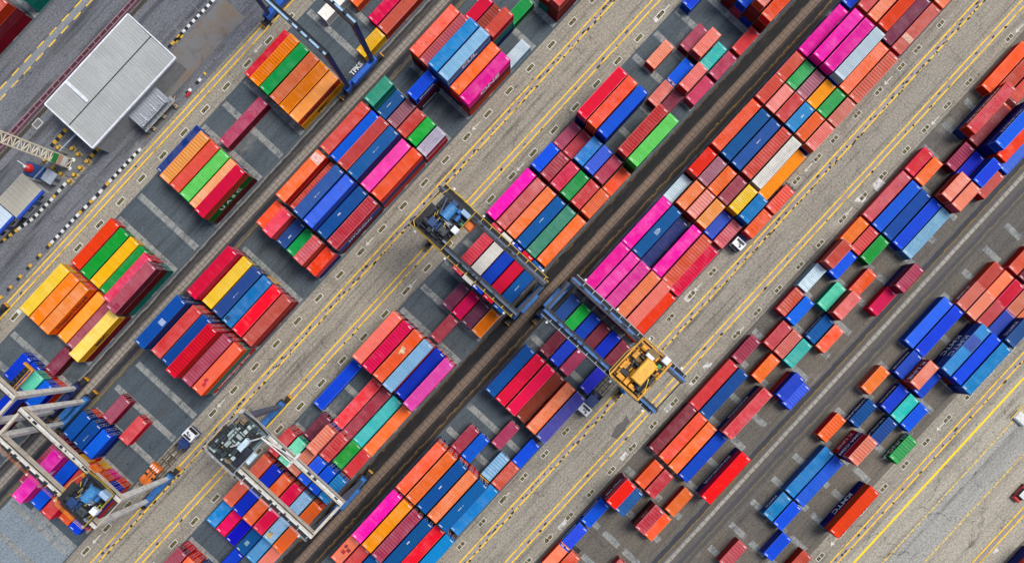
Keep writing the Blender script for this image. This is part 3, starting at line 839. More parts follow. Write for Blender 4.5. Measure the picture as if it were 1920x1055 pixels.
# patched repair and oil on the central lane
u, v = spot0(1170, 800); q = MB()
for pts in ([(-30,-6),(-8,-12),(6,-9),(20,-12),(14,2),(2,3),(-4,8),(-24,9)],):
    q.add([((u + a - U0) / S, -(v + b - V0) / S, .010) for a, b in pts], [tuple(range(len(pts)))[::-1]])
o = struct(q.build('asphalt_patch', paving('patch asphalt', (92, 90, 86), .4, .2))); o.rotation_euler = (0, 0, ANG)
OIL = worn('oil stain', (26, 26, 27), (66, 66, 66), .40, .56, .55, 0)
ysheet('oil_stain', OIL, [(-62, -20, 1478, 1500)], .014)

# grease blots along the wheel runways
gb = MB(); rng = random.Random(8)
for v, dens in ((838, 1.6), (1347, 1.7), (1409, .6), (1858, .8), (393, .3), (899, .5)):
    u = -700
    while u < 1300:
        u += rng.uniform(6, 30) / max(dens, .3)
        if rng.random() > dens: continue
        cv_ = v + rng.choice((5.5, 10.5, 11.5, 12.5, 8)); a = rng.uniform(1.6, 5.5); b = rng.uniform(1.0, 2.4); n = 11
        gb.add([((u + math.cos(k / n * 6.283) * a * rng.uniform(.6, 1.2) - U0) / S, -(cv_ + math.sin(k / n * 6.283) * b * rng.uniform(.6, 1.2) - V0) / S, .0195) for k in range(n)][::-1], [tuple(range(n))])
o = struct(gb.build('grease_blots', worn('grease', (34, 28, 20), (90, 78, 56), .30, .46, 1.6, 0))); o.rotation_euler = (0, 0, ANG)
# ================================================================ yard gantry cranes on rubber tyres
def M_(name, rgb, rough=.5, metal=0, var=.15, scale=1.0):
    fresh = name not in MATS
    m = plain(name, rgb, rough, metal, var, scale)
    if fresh and name.startswith('crane'):                 # rust and grease on the crane steel
        t = NT(m); src = t.b.inputs['Base Color'].links[0].from_socket
        v = t.coords(); f = t.ramp(t.noise(v, .9, 5, .72), .56, .70)
        col = t.mix(t.math('MULTIPLY', f, .55), src, L3((74, 50, 36)))
        f2 = t.ramp(t.noise(v, 3.2, 3, .6), .60, .70)
        col = t.mix(t.math('MULTIPLY', f2, .5), col, L3((26, 26, 30)))
        t.l.new(col, t.b.inputs['Base Color'])
    return m
NAVY = M_('crane_navy', (13, 21, 38)); DKBLUE = M_('crane_dark_blue', (8, 24, 84)); BRBLUE = M_('crane_bright_blue', (20, 92, 190), var=.2)
MIDBLUE = M_('crane_mid_blue', (36, 104, 170), var=.25); CREAM = M_('crane_cream', (196, 188, 170), var=.14); OFFW = M_('crane_off_white', (206, 206, 200), var=.16)
ICE = M_('crane_ice_blue', (150, 184, 208)); SLATEB = M_('crane_slate', (70, 84, 104)); GRATE = M_('grating', (34, 32, 32), .8); BLACK = M_('black_steel', (22, 22, 26), .6)
CYEL = M_('crane_yellow', (216, 148, 14), var=.25); RAILY = M_('railing_yellow', (226, 186, 40), .5); RAILW = M_('railing_grey', (176, 186, 192), .5)
ORNG = M_('crane_orange', (222, 112, 24), var=.2); TYRE = M_('tyre_rubber', (20, 20, 21), .9); MACH = M_('machinery_dark', (34, 40, 50), .6, .2, .3, 2.5)
GREENB = M_('cabinet_green', (20, 140, 80)); WHB = M_('cabinet_white', (224, 226, 226)); PALEM = M_('machinery_pale', (156, 172, 168), var=.25, scale=2.0)
DRUMB = M_('drum_blue', (70, 140, 196), .45, 0, .3, 3.0); TEALS = M_('steel_teal', (46, 92, 112), var=.25)

HT = 22.3
def railing(mb, pts, h=1.05, r=.035, post=1.5):
    for a, b in zip(pts[:-1], pts[1:]):
        a = Vector(a); b = Vector(b); n = max(1, int((b - a).length / post))
        for k in (h, h * .55): mb.tube(a + Vector((0,0,k)), b + Vector((0,0,k)), r, 5)
        for i in range(n + 1):
            p = a.lerp(b, i / n); mb.tube(p, p + Vector((0,0,h)), r, 5)

def gantry(label, u, half, vl, vr, beam, beam_top, leg, sill, walk=(1,), walk_rail=RAILY, trolley=None, lane_over=0.0, rail_legs=True, deck='dark', spreader=None, words=None, hw=.42, stays=False, ribs=True):
    """vl: lane-side wheel line, vr: strip-side wheel line (ground v). local y points to smaller v."""
    vc = (vl + vr) / 2
    t = empty('gantry_crane', label, 'gantry crane', u, vc, 0, 0, 'rubber tyred gantry cranes over the strips')
    Y = lambda v: -(v - vc) / S
    hx = half / S
    sl = 1 if Y(vl) > 0 else -1
    y0, y1 = sorted((Y(vl) + sl * (.6 + lane_over), Y(vr) - sl * .6))
    for sx in (-1, 1):
        x = sx * hx
        b = MB(); b.box(x - hw, x + hw, y0, y1, HT - 1.7, HT)
        go = b.build('girder', beam, t)
        # rail and flange along the girder top
        f = MB(); f.box(x + sx * .05 + (0 if sx > 0 else -.4), x + sx * .05 + (.4 if sx > 0 else 0), y0 + .1, y1 - .1, HT, HT + .06)
        for i in range(int((y1 - y0) / 1.6) if ribs else 0): f.box(x - hw * .95, x + hw * .95, y0 + .8 + i * 1.6, y0 + .87 + i * 1.6, HT + .002, HT + .045)
        f.build('girder_flange', beam_top, go)
        r = MB(); r.box(x - sx * .42 - .07, x - sx * .42 + .07, y0 + .2, y1 - .2, HT, HT + .16)
        r.build('trolley_rail', BLACK, go)
        if sx in walk:
            wk = MB(); a, c = sorted((x + sx * (hw + .02), x + sx * (hw + .78)))
            wk.box(a, c, y0 + .4, y1 - .2, HT - .55, HT - .48)
            wo = wk.build('walkway', GRATE, t)
            cr = MB()
            for i in range(int((y1 - y0) / 2.2)): cr.box(a, c, y0 + .7 + i * 2.2, y0 + .82 + i * 2.2, HT - .48, HT - .42)
            cr.build('walkway_bars', walk_rail, wo)
            rl = MB(); xo = x + sx * (hw + .75)
            railing(rl, [(xo, y0 + .4, HT - .5), (xo, y1 - .2, HT - .5)], 1.05, .03, 2.0)
            rl.build('walkway_railing', walk_rail, wo)
            lm = MB()
            for i in range(4):
                yy = y0 + 2 + (y1 - y0 - 4) * i / 3
                lm.tube((xo + sx * .1, yy, HT - .4), (xo + sx * .35, yy, HT - .2), .05, 5); lm.cbox(xo + sx * .4, yy, HT - .35, .35, .4, .22)
            lm.build('flood_lights', WHB, wo)
        for v in (vl, vr):
            y = Y(v); l = MB(); l.bar((x, y, HT - 1.7), (x, y, 2.6), .95, 1.15, .72, .8)
            l.build('leg', leg, t)
    for v in (vl, vr):
        y = Y(v)
        s = MB(); s.chbox(-hx - .9, hx + .9, y - .6, y + .6, 1.35, 2.75, .12)
        so_ = s.build('sill_beam', sill, t)
        e = MB(); e.box(-hx - .3, hx + .3, y - .35, y + .35, 3.6, 3.95)
        for sx in (-1, 1):
            x = sx * hx
            bo = MB(); bo.chbox(x - 1.7, x + 1.7, y - .38, y + .38, .75, 1.36, .1)
            bo.box(x - 1.1, x + 1.1, y + .45, y + .95, 1.0, 2.0); bo.box(x + sx * 1.75, x + sx * 2.3, y - .5, y + .5, .5, 1.5)
            bogie = bo.build('wheel_bogie', BLACK, t)
            for dx in (-1.05, 1.05):
                ty = MB(); ty.tube((x + dx, y - .33, .75), (x + dx, y + .33, .75), .75, 18)
                ty.build('tyre', TYRE, bogie)
            yb = MB(); yb.box(x + sx * 2.32, x + sx * 2.55, y - .55, y + .55, .4, 1.1); yb.build('bumper', CYEL, bogie)
        el = MB(); el.chbox(-hx + 1.2, hx - 1.2, y + sl * (-.62 if v == vr else .62) - .55, y + sl * (-.62 if v == vr else .62) + .55, 2.76, 4.2, .1)
        if v == vr: el.build('electrical_house', sill, t)
    # service ducts, junction boxes and cable trays on the girders
    rng = random.Random(label)
    for sx in (-1, 1):
        du = MB(); x = sx * hx
        du.box(x + sx * (hw + .0) - .12, x + sx * hw + .06, y0 + .5, y1 - .6, HT - .25, HT - .12)
        for i in range(9):
            yy = rng.uniform(y0 + 1, y1 - 1); du.cbox(x + sx * (hw * .5), yy, HT, rng.uniform(.2, .45), rng.uniform(.3, .9), rng.uniform(.15, .4))
        du.build('cable_tray', MACH, t)
    if stays:
        ym = Y(trolley); apex = (hx - .1, ym - sl * 2.6, HT + 2.6)
        k = MB(); k.bar((hx - .1, ym - sl * 2.6, HT), apex, .3)
        for q in ((-1.6, ym + .6, HT + 1.0), (hx + .5, ym - sl * 9.2, HT + .3), (hx - .5, ym - sl * 9.2, HT + .3)): k.tube(apex, q, .13, 8)
        k.bar((hx - 1.5, ym - sl * 9.2, HT + .3), (hx + 1.9, ym - sl * 9.2, HT + .3), .42)
        k.build('stay_frame', OFFW, t)
    if words:
        txt, v = words
        o = inst('lettering', text_mesh(txt, 1.0), CHALK, t)
        o.location = (0, Y(v) + sl * .62, 4.215); o.rotation_euler = (0, 0, 0)
    for yy in (y0 + .25, y1 - .25):
        if not ribs and sl * yy < 0: continue
        e = MB(); lane = sl * yy > 0
        if lane: e.tube((-hx + hw, yy, HT - .8), (hx - hw, yy, HT - .8), .11, 8)
        else: e.box(-hx + hw, hx - hw, yy - .25, yy + .25, HT - 1.2, HT - .4)
        e.build('end_tie', beam, t)
    if trolley is not None: build_trolley(t, hx, Y(trolley), sl, deck)
    if spreader:
        yy, zz = Y(spreader[0]), spreader[1]
        sp = MB(); sp.box(-3.0, 3.0, yy - .5, yy + .5, zz, zz + .45)
        so2 = sp.build('spreader', BLACK, t)
        fr = MB()
        for sx in (-1, 1): fr.box(sx * 3.02 - .22, sx * 3.02 + .22, yy - 1.2, yy + 1.2, zz - .1, zz + .5)
        fr.box(-3.0, 3.0, yy - .62, yy - .5, zz + .1, zz + .5); fr.box(-3.0, 3.0, yy - 1.2, yy - .95, zz, zz + .35)
        fr.build('spreader_frame', CYEL, so2)
        bk = MB()
        for i in range(5): bk.chbox(-2.4 + i, -1.75 + i, yy - .42, yy + .42, zz + .46, zz + 1.0, .1)
        bk.build('spreader_machinery', MACH, so2)
        rp = MB()
        for sx in (-1, 1):
            for sy in (-1, 1): rp.tube((sx * 1.6, yy + sy * .35, zz + .4), (sx * 1.3, yy + sy * .9, HT - .5), .025, 5)
        rp.build('hoist_ropes', BLACK, t)
    return t

def clutter(tr, rng, z, x0, x1, y0, y1, kinds, cell=.62):
    """tightly packed machinery housings of mixed size on a trolley deck, one mesh per kind"""
    mbs = {k[0]: MB() for k in kinds}; nx = int((x1 - x0) / cell); ny = int((y1 - y0) / cell)
    used = [[False] * ny for _ in range(nx)]
    for i in range(nx):
        for j in range(ny):
            if used[i][j] or rng.random() < .20: continue
            w = rng.choice((1, 1, 1, 2, 2, 3)); h = rng.choice((1, 1, 2, 2, 3)); w = min(w, nx - i); h = min(h, ny - j)
            if any(used[i + a][j + b] for a in range(w) for b in range(h)): w = h = 1
            for a in range(w):
                for b in range(h): used[i + a][j + b] = True
            nm = rng.choices([k[0] for k in kinds], [k[2] for k in kinds])[0]
            g = rng.uniform(.03, .16); hh = rng.uniform(.15, 1.25)
            xa, xb, ya, yb = x0 + i * cell + g, x0 + (i + w) * cell - g, y0 + j * cell + g, y0 + (j + h) * cell - g
            if rng.random() < .22 and max(w, h) > 1:
                r = min(xb - xa, yb - ya) / 2
                if w > h: mbs[nm].tube((xa, (ya + yb) / 2, z + r), (xb, (ya + yb) / 2, z + r), r, 12)
                else: mbs[nm].tube(((xa + xb) / 2, ya, z + r), ((xa + xb) / 2, yb, z + r), r, 12)
            else: mbs[nm].chbox(xa, xb, ya, yb, z - .1, z + hh, .05)
    for nm, mt, _ in kinds:
        if mbs[nm].v: mbs[nm].build(nm, mt, tr)

def build_trolley(t, hx, y, sl, kind):
    """machinery trolley riding on the girders, centred at local y; sl=+1: lane side is +y"""
    D = 3.1
    base = {'dark': MACH, 'yellow': CYEL, 'pale': M_('crane_trolley_grey', (92, 108, 112), var=.3, scale=2)}[kind]
    b = MB(); z = HT + .18
    b.box(-hx - .3, hx + .3, y - D, y - D + .7, z, z + .5); b.box(-hx - .3, hx + .3, y + D - .7, y + D, z, z + .5)
    for k in (-1.3, 0, 1.3): b.box(k - .25, k + .25, y - D + .7, y + D - .7, z + .05, z + .4)
    b.box(-hx - .3, -hx + .4, y - D + .7, y + D - .7, z, z + .45); b.box(hx - .4, hx + .3, y - D + .7, y + D - .7, z, z + .45)
    tr = b.build('trolley', base, t)
    z += .5
    dk = MB(); dk.box(-hx + .4, hx - .4, y - D + .7, y + D - .7, z - .16, z - .08); dk.build('deck_grating', BLACK, tr)
    rng = random.Random(kind)
    rl = MB()
    X = hx + 1.0; y2 = y + sl * (D + .9)
    pts = [(-X, y - D, z), (X, y - D, z), (X + .3, y, z), (X, y + D, z), (.6, y + D + .9, z), (-X + .6, y + D + .9, z), (-X, y + D, z), (-X, y - D, z)]
    railing(rl, pts, 1.1, .032, 1.4)
    rl.build('trolley_railing', RAILW if kind == 'pale' else RAILY, tr)
    pf = MB(); pf.box(-X, -hx - .3, y - D, y + D, z - .12, z - .05); pf.box(hx + .3, X, y - D, y + D, z - .12, z - .05)
    pf.box(-X + .6, .6, y + D, y + D + .9, z - .12, z - .05); pf.build('side_platform', GRATE, tr)
    if kind in ('dark',):
        d = MB(); d.tube((.2, y + sl * .2 + .2, z + .8), (2.6, y + sl * .2 + .2, z + .8), .95, 20); d.tube((.05, y + sl * .2 + .2, z + .8), (.2, y + sl * .2 + .2, z + .8), 1.1, 20); d.tube((2.6, y + sl * .2 + .2, z + .8), (2.75, y + sl * .2 + .2, z + .8), 1.1, 20)
        for i in range(9): d.tube((.35 + i * .26, y + sl * .2 + .2, z + .8), (.43 + i * .26, y + sl * .2 + .2, z + .8), .985, 20)
        d.build('hoist_drum', DRUMB, tr)
        g = MB(); g.chbox(2.2, 3.0, y - 1.6, y - .6, z, z + 1.1); g.tube((1.0, y - 1.4, z + .5), (2.2, y - 1.4, z + .5), .42, 14); g.build('gearbox', MIDBLUE, tr)
        p = MB(); p.chbox(-2.7, -1.1, y + .6, y + 2.1, z, z + 1.2); p.tube((-2.4, y + .2, z + .4), (-.9, y + .2, z + .4), .3, 12); p.build('gantry_motor', M_('motor_blue', (24, 60, 110), var=.3, scale=3), tr)
        p = MB(); p.chbox(-2.6, -1.2, y - 1.9, y - .2, z, z + 1.3, .2); p.tube((-1.9, y - 1.0, z + 1.3), (-1.9, y - 1.0, z + 1.7), .3, 12); p.build('engine_housing', M_('housing_grey', (52, 60, 62), var=.25, scale=3), tr)
        p = MB(); p.tube((-3.2, y + .35, z + .55), (3.0, y + 2.4, z + .55), .16, 8); p.tube((-2.8, y - .1, z + .45), (1.0, y + 2.0, z + .45), .1, 8); p.build('cable_pipes', SLATEB, tr)
        p = MB(); p.box(-.35, -.1, y - 1.2, y + .9, z + .3, z + .7); p.box(-.35, .9, y + .65, y + .9, z + .3, z + .7); p.build('duct', WHB, tr)
        p = MB(); p.chbox(-.9, .3, y - D - .1, y - D + 1.1, z, z + 1.5, .08); p.build('control_cabinet', WHB, tr)
        p = MB(); p.chbox(.8, 1.5, y - D + .1, y - D + .7, z, z + .7, .06); p.build('battery_box', GREENB, tr)
        p = MB(); p.chbox(2.6, 3.5, y - D + .1, y - D + 1.9, z, z + 1.7, .1); p.build('electrical_cabinet', M_('cabinet_pale_blue', (150, 176, 204)), tr)
        p = MB()
        for i in range(60):
            a, c = rng.uniform(-3, 3), rng.uniform(-2.6, 2.6); s = rng.uniform(.12, .38)
            p.cbox(a, y + c, z - .1, s, s * rng.uniform(.6, 1.8), rng.uniform(.2, .8))
        p.build('fittings', MACH, tr)
        clutter(tr, rng, z - .12, -hx - .2, hx + .2, y - D, y + D, (('motor_units', M_('motor_dark', (26, 32, 42), .6, .2, .4, 3), 6), ('junction_boxes', M_('box_grey', (120, 130, 140), var=.3, scale=3), 1.6), ('pump_units', M_('pump_blue', (30, 66, 116), var=.35, scale=3), 2.2), ('brake_units', BLACK, 5)), .5)
        p = MB()
        for i in range(9):
            a, c = rng.uniform(-3.0, 2.0), rng.uniform(-2.8, 2.8); p.tube((a, y + c, z + 1.0), (a + rng.uniform(.5, 1.4), y + c + rng.uniform(-.5, .5), z + 1.0), .05, 6)
        p.build('pipe_runs', RAILY, tr)
        p = MB(); p.chbox(1.4, 3.6, y - sl * (D + .3) - .9, y - sl * (D + .3) + .9, HT - 3.2, HT - .6, .15); p.build('operator_cab', ORNG, tr)
    elif kind == 'yellow':
        p = MB(); p.chbox(-2.4, 2.2, y - .1 - sl * -.4 - 1.25, y - .1 - sl * -.4 + 1.15, z, z + 1.9, .18); p.build('engine_house', M_('crane_house_yellow', (230, 168, 44), var=.15), tr)
        d = MB(); d.tube((-3.2, y - sl * .2 - 2.0, z + .7), (-.2, y - sl * .2 - 2.0, z + .7), .8, 18); d.build('hoist_drum', NAVY, tr)
        p = MB(); p.poly([(2.4, y - .8), (3.4, y - 1.3), (4.2, y - .6), (4.2, y + .9), (3.3, y + 1.4), (2.4, y + .9)], z, z + .5); p.build('hatch_cover', M_('amber_cover', (120, 92, 20), var=.3, scale=3), tr)
        p = MB(); p.chbox(-3.4, -.4, y - sl * 2.4 - .35, y - sl * 2.4 + .55, z, z + .8, .08); p.chbox(.6, 2.0, y - sl * 2.5 - .5, y - sl * 2.5 + .4, z, z + 1.1, .1); p.build('motor_housing', CYEL, tr)
        p = MB(); p.chbox(2.3, 3.0, y - .4, y + 1.2, z + .52, z + 1.3, .06); p.chbox(3.4, 4.7, y + sl * 2.2 - .6, y + sl * 2.2 + .7, z - .1, z + 1.6, .08); p.build('control_cabinet', WHB, tr)
        p = MB(); p.chbox(2.1, 2.9, y + sl * 2.0 - .35, y + sl * 2.0 + .35, z, z + .8, .06); p.build('battery_box', GREENB, tr)
        p = MB(); p.tube((-3.0, y - 2.6, z + .5), (3.0, y - 2.2, z + .5), .18, 8); p.tube((-3, y + 2.5, z + .4), (3.2, y + 2.2, z + .4), .12, 8); p.build('cable_pipes', BLACK, tr)
        clutter(tr, rng, z - .12, -hx - .4, hx + .6, y - D - .3, y + D + .3, (('hoist_machinery', M_('housing_yellow', (226, 152, 10), .55, 0, .25, 2), 5), ('ochre_fittings', M_('fittings_ochre', (120, 82, 14), var=.35, scale=3), 3), ('brake_units', BLACK, 5), ('worn_machinery', M_('fittings_brown', (70, 52, 28), var=.3, scale=3), 2)), .55)
        e = MB()
        for yy in (y - D - .4, y + D + .1): e.box(-hx - .9, hx + .9, yy, yy + .35, z - .4, z + .25)
        for xx in (-hx - .9, hx + .6): e.box(xx, xx + .35, y - D, y + D, z - .4, z + .25)
        e.build('yellow_frame', CYEL, tr)
        p = MB(); p.bar((-2.6, y + sl * 3.0, z + 1.6), (-.6, y + sl * 2.0, z + 1.9), .14); p.tube((-.6, y + sl * 2.0, z), (-.6, y + sl * 2.0, z + 1.9), .12, 8); p.build('jib_arm', RAILY, tr)
    else:
        d = MB(); d.chbox(-3.4, .6, y - D + .2, y - D + 1.5, z, z + 1.1, .2); d.build('hoist_drum', NAVY, tr)
        clutter(tr, rng, z - .1, -hx - .5, hx + .3, y - 1.6, y + D + .6, (('pale_housings', PALEM, 5), ('ice_housings', M_('housing_ice', (178, 196, 196), var=.2, scale=2), 2.5), ('dark_housings', M_('housing_slate', (40, 50, 54), var=.3, scale=3), 5), ('tan_fittings', M_('fittings_tan', (128, 108, 84), var=.3, scale=3), 1.2)), .5)
        p = MB(); p.chbox(-1.6, .6, y - D - .9, y - D - .1, z, z + 1.0, .08); p.chbox(-.8, 1.6, y - 1.5, y - .5, z, z + 1.3, .1); p.build('control_cabinet', M_('cabinet_ice', (186, 208, 216)), tr)

# the six cranes
gantry('gantry crane with black topped girders and dark blue legs at the top left', 353, 33, 399, 599, NAVY, ICE, DKBLUE, BRBLUE, walk=(), words=('TPKS', 599), hw=.46, ribs=False)
gantry('navy gantry crane with dark machinery trolley and yellow railings at the centre', 252.5, 32.5, 904, 1110, NAVY, SLATEB, MIDBLUE, MIDBLUE, walk=(1, -1), trolley=928, lane_over=1.5, deck='dark')
gantry('blue gantry crane with a bright yellow machinery trolley', 288.5, 32.5, 1353, 1146, NAVY, MIDBLUE, MIDBLUE, MIDBLUE, walk=(1, -1), walk_rail=RAILW, trolley=1320, lane_over=3.2, deck='yellow')
gantry('cream gantry crane with long pale legs and dark machinery, lower left corner', -466, 28, 843, 632, CREAM, OFFW, OFFW, MIDBLUE, walk=(-1,), walk_rail=ORNG, trolley=808, deck='dark', hw=.44)
gantry('cream gantry crane with pale green machinery trolley near the bottom', -234, 35, 905, 1110, CREAM, OFFW, SLATEB, MIDBLUE, walk=(-1,), walk_rail=RAILW, trolley=926, lane_over=1.0, deck='pale', hw=.46, stays=True)
gantry('cream gantry crane mostly outside the left edge with a hanging yellow spreader', -460, 29, 400, 604, CREAM, OFFW, OFFW, DKBLUE, walk=(), spreader=(540, 8.6))

# ================================================================ terminal tractors with skeletal trailers
TRW = M_('cab_white', (224, 226, 228)); CHR = M_('chassis_brown', (84, 70, 58), .7, 0, .3, 2); CHB = M_('chassis_black', (30, 32, 36), .7); TBLUE = M_('tractor_blue', (16, 50, 104))
GLASS = M_('dark_glass', (18, 24, 30), .15, 0, .05)
def tractor(label, u, v, dirn, number, chassis, length=13.0, bed_blue=True):
    """dirn +1: cab points up the lane"""
    t = empty('terminal_tractor', label, 'tractor truck', u, v, 0, 0 if dirn > 0 else math.pi, 'terminal tractors hauling skeletal trailers')
    b = MB(); b.box(-4.2, .9, -.55, .55, .7, 1.1); b.chbox(-3.2, -.9, -1.1, 1.1, .9, 1.5, .12); b.box(.9, 1.4, -1.2, 1.2, .5, 1.0)
    ch = b.build('tractor_chassis', TBLUE, t)
    for x in (.2, -2.6, -3.7):
        for sy in (-1, 1):
            w = MB(); w.tube((x, sy * .75, .52), (x, sy * 1.2, .52), .52, 16); w.build('wheel', TYRE, t)
    c = MB()
    pr = [(-.8, 1.1), (1.3, 1.1), (1.42, 1.9), (1.05, 2.95), (-.7, 2.95), (-.8, 2.8)]
    n = len(pr); vs = [(x, -1.2, z) for x, z in pr] + [(x, 1.2, z) for x, z in pr]
    c.add(vs, [tuple(range(n)), tuple(range(n, 2*n))[::-1]] + [(i, n + i, n + (i+1) % n, (i+1) % n) for i in range(n)])
    cab = c.build('cab', TRW, t)
    g = MB(); g.add([(1.425, -1.05, 1.95), (1.425, 1.05, 1.95), (1.085, 1.0, 2.85), (1.085, -1.0, 2.85)], [(0,1,2,3)])
    for sy in (-1, 1): g.box(-.3, .9, sy * 1.2 - .006, sy * 1.2 + .006, 1.95, 2.7)
    g.build('window', GLASS, cab)
    r = MB(); r.chbox(-.55, -.1, -.9, .9, 2.96, 3.12, .05); r.cbox(.5, .5, 2.96, .4, .3, .18); r.build('roof_unit', BLACK, cab)
    o = inst('cab_number', text_mesh(number, .55), INK, cab); o.location = (.25, 0, 2.966); o.rotation_euler = (0, 0, math.pi / 2)
    k = MB(); L0 = -1.9
    for sy in (-1, 1):
        k.box(L0 - length, L0, sy * .5 - .1, sy * .5 + .1, 1.12, 1.42); k.box(L0 - length, L0 - 1.2, sy * 1.1 - .07, sy * 1.1 + .07, 1.25, 1.42)
    for i in range(8):
        x = L0 - .6 - i * (length - 1) / 7; k.box(x - .09, x + .09, -1.22, 1.22, 1.2, 1.44)
    tr = k.build('trailer_frame', chassis, t)
    for x in (L0 - length + 1.2, L0 - length + 2.5):
        for sy in (-1, 1):
            w = MB(); w.tube((x, sy * .6, .52), (x, sy * 1.15, .52), .52, 16); w.build('wheel', TYRE, t)
    return t
tractor('white cabbed tractor with an empty brown skeletal trailer beside the lower left crane', -352, 818.5, 1, '60', CHR, 13.0)
tractor('white cabbed tractor with an empty black trailer under the yellow trolley', 180, 1323.5, -1, '60', CHB)
tractor('white and blue tractor hauling two red containers along the fourth strip', 597, 1325.5, -1, '78', CHB, 14.5)
container('S', 'R', 703, 1325, 1.46, 0, 'bright red short container on the rear of the loaded trailer', True)
container('S', 'F', 643, 1325, 1.46, 0, 'orange red short container right behind the white and blue tractor cab')
# orange bogie trailer behind the tractor by the lower left crane
t = empty('bogie_trailer', 'orange bogie trailer with a white marked headboard beside the lower left crane', 'trailer', *spot(283, 888, 1.5), 0, 0)
b = MB(); b.box(-3.2, 2.2, -.55, .55, .9, 1.3); b.box(-2.6, -1.0, -1.1, 1.1, 1.0, 1.45); b.box(-.4, .3, -1.15, 1.15, 1.0, 1.4); b.build('frame', ORNG, t)
b = MB(); b.chbox(1.2, 2.3, -1.2, 1.2, .9, 2.4, .1); b.build('headboard', ORNG, t)
b = MB()
for y in (-.8, -.25, .3, .85): b.box(1.4, 2.0, y - .12, y + .12, 2.41, 2.44)
b.build('marking', CHALK, t)
for x in (-2.2, -1.0):
    for sy in (-1, 1):
        w = MB(); w.tube((x, sy * .62, .52), (x, sy * 1.15, .52), .52, 16); w.build('wheel', TYRE, t)
# small red vehicle cut by the right edge
t = empty('parked_car', 'small red vehicle cut off by the right edge', 'car', *spot(1919, 925, 1.2), 0, 0)
b = MB(); b.chbox(-2.0, 2.0, -.85, .85, .35, .95, .2); bo = b.build('body', M_('car_red', (190, 26, 22), .3), t)
b = MB(); b.chbox(-1.3, .9, -.75, .75, .95, 1.5, .28); b.build('cabin', GLASS, t)
b = MB(); b.chbox(-1.0, .5, -.6, .6, 1.5, 1.56, .03); b.build('roof', M_('car_roof', (214, 210, 204), .3), t)
for x in (-1.3, 1.3):
    for sy in (-1, 1):
        w = MB(); w.tube((x, sy * .6, .32), (x, sy * .87, .32), .32, 14); w.build('wheel', TYRE, t)
# ================================================================ gate area at the upper left
def sheet_metal(name, rgb, pitch=.45, axis=0, dirt=.25):
    m = bpy.data.materials.new(name); m.use_nodes = True
    t = NT(m); c = L3(rgb); v = t.coords(rand=False)
    n = t.ramp(t.noise(v, .22, 4, .65), .35, .7)
    col = t.mix(t.math('MULTIPLY', n, dirt), c, tuple(x * .62 for x in c[:3]) + (1,))
    vs = t.coords(rand=False, scale=(3.2, .12, 1) if axis == 0 else (.12, 3.2, 1))
    s = t.ramp(t.noise(vs, 1.0, 3, .6), .42, .68)
    col = t.mix(t.math('MULTIPLY', s, dirt), col, tuple(x * .7 for x in c[:3]) + (1,))
    t.l.new(col, t.b.inputs['Base Color']); t.b.inputs['Roughness'].default_value = .5
    t.b.inputs['Metallic'].default_value = .1
    return m
def rib_roof(mb, x0, x1, y0, y1, z0, z1, pitch=.5, dep=.05):
    """sheet from y0 (height z0) to y1 (height z1), ribs running along y"""
    n = int((x1 - x0) / pitch); p = (x1 - x0) / n; xs = []
    for i in range(n):
        for f, d in ((0, dep), (.14, dep), (.2, 0), (.94, 0)): xs.append((x0 + (i + f) * p, d))
    xs.append((x1, dep)); vs = []
    for x, d in xs: vs += [(x, y0, z0 + d), (x, y1, z1 + d)]
    mb.add(vs, [(2*i, 2*i+2, 2*i+3, 2*i+1) for i in range(len(xs) - 1)])
SHED = sheet_metal('shed roof sheet', (172, 174, 170), dirt=.5); SHED2 = sheet_metal('lean to sheet', (156, 162, 168), dirt=.6)
WALLM = M_('shed_wall', (150, 152, 150), .7); TRIM = M_('white_trim', (222, 226, 230), .5)
# big open shed: corner survey at roof height 7 m
hz = 7.0
cn = [spot(x, y, hz) for x, y in ((240.2, 26.3), (329, 109), (172.5, 277.5), (83.8, 195.2))]
uc = sum(c[0] for c in cn) / 4; vc = sum(c[1] for c in cn) / 4
hl = (cn[0][0] + cn[1][0] - cn[2][0] - cn[3][0]) / 4 / S; hw2 = (cn[1][1] + cn[2][1] - cn[0][1] - cn[3][1]) / 4 / S
t = empty('warehouse_shed', 'large shed with a white ribbed roof split by a dark valley', 'shed', uc, vc)
yr = 0.2
for nm, ya, yb, za, zb in (('roof', yr + .12, hw2, hz - .25, hz), ('roof', yr - .12, -hw2, hz - .25, hz)):
    r = MB(); rib_roof(r, -hl, hl, min(ya, yb), max(ya, yb), za if ya < yb else zb, zb if ya < yb else za, .62)
    r.build(nm, SHED, t)
v_ = MB(); v_.box(-hl, hl, yr - .16, yr + .16, hz - .55, hz - .32); v_.build('gutter', BLACK, t)
pn = MB(); pn.box(-hl * .52, -hl * .47, yr + .3, hw2 - .1, hz - .12, hz + .09); pn.build('translucent_strip', M_('skylight', (214, 220, 224), .4), t)
for sx in (-1, 1):
    e = MB(); e.box(sx * hl - .12, sx * hl + .12, -hw2, hw2, hz - .35, hz + .12); e.build('gable_trim', TRIM, t)
for sy in (-1, 1):
    e = MB(); e.box(-hl, hl, sy * hw2 - .14, sy * hw2 + .14, hz - .4, hz + .1); e.build('eave_trim', TRIM, t)
    e = MB(); e.box(-hl + .4, hl - .4, sy * (hw2 - .6) - .1, sy * (hw2 - .6) + .1, 0, hz - .6); e.build('wall', WALLM, t)
for sx in (-1, 1):
    for sy in (-.9, -.3, .3, .9):
        e = MB(); e.box(sx * (hl - .5) - .15, sx * (hl - .5) + .15, sy * hw2 - .15, sy * hw2 + .15, 0, hz - .5); e.build('column', WALLM, t)
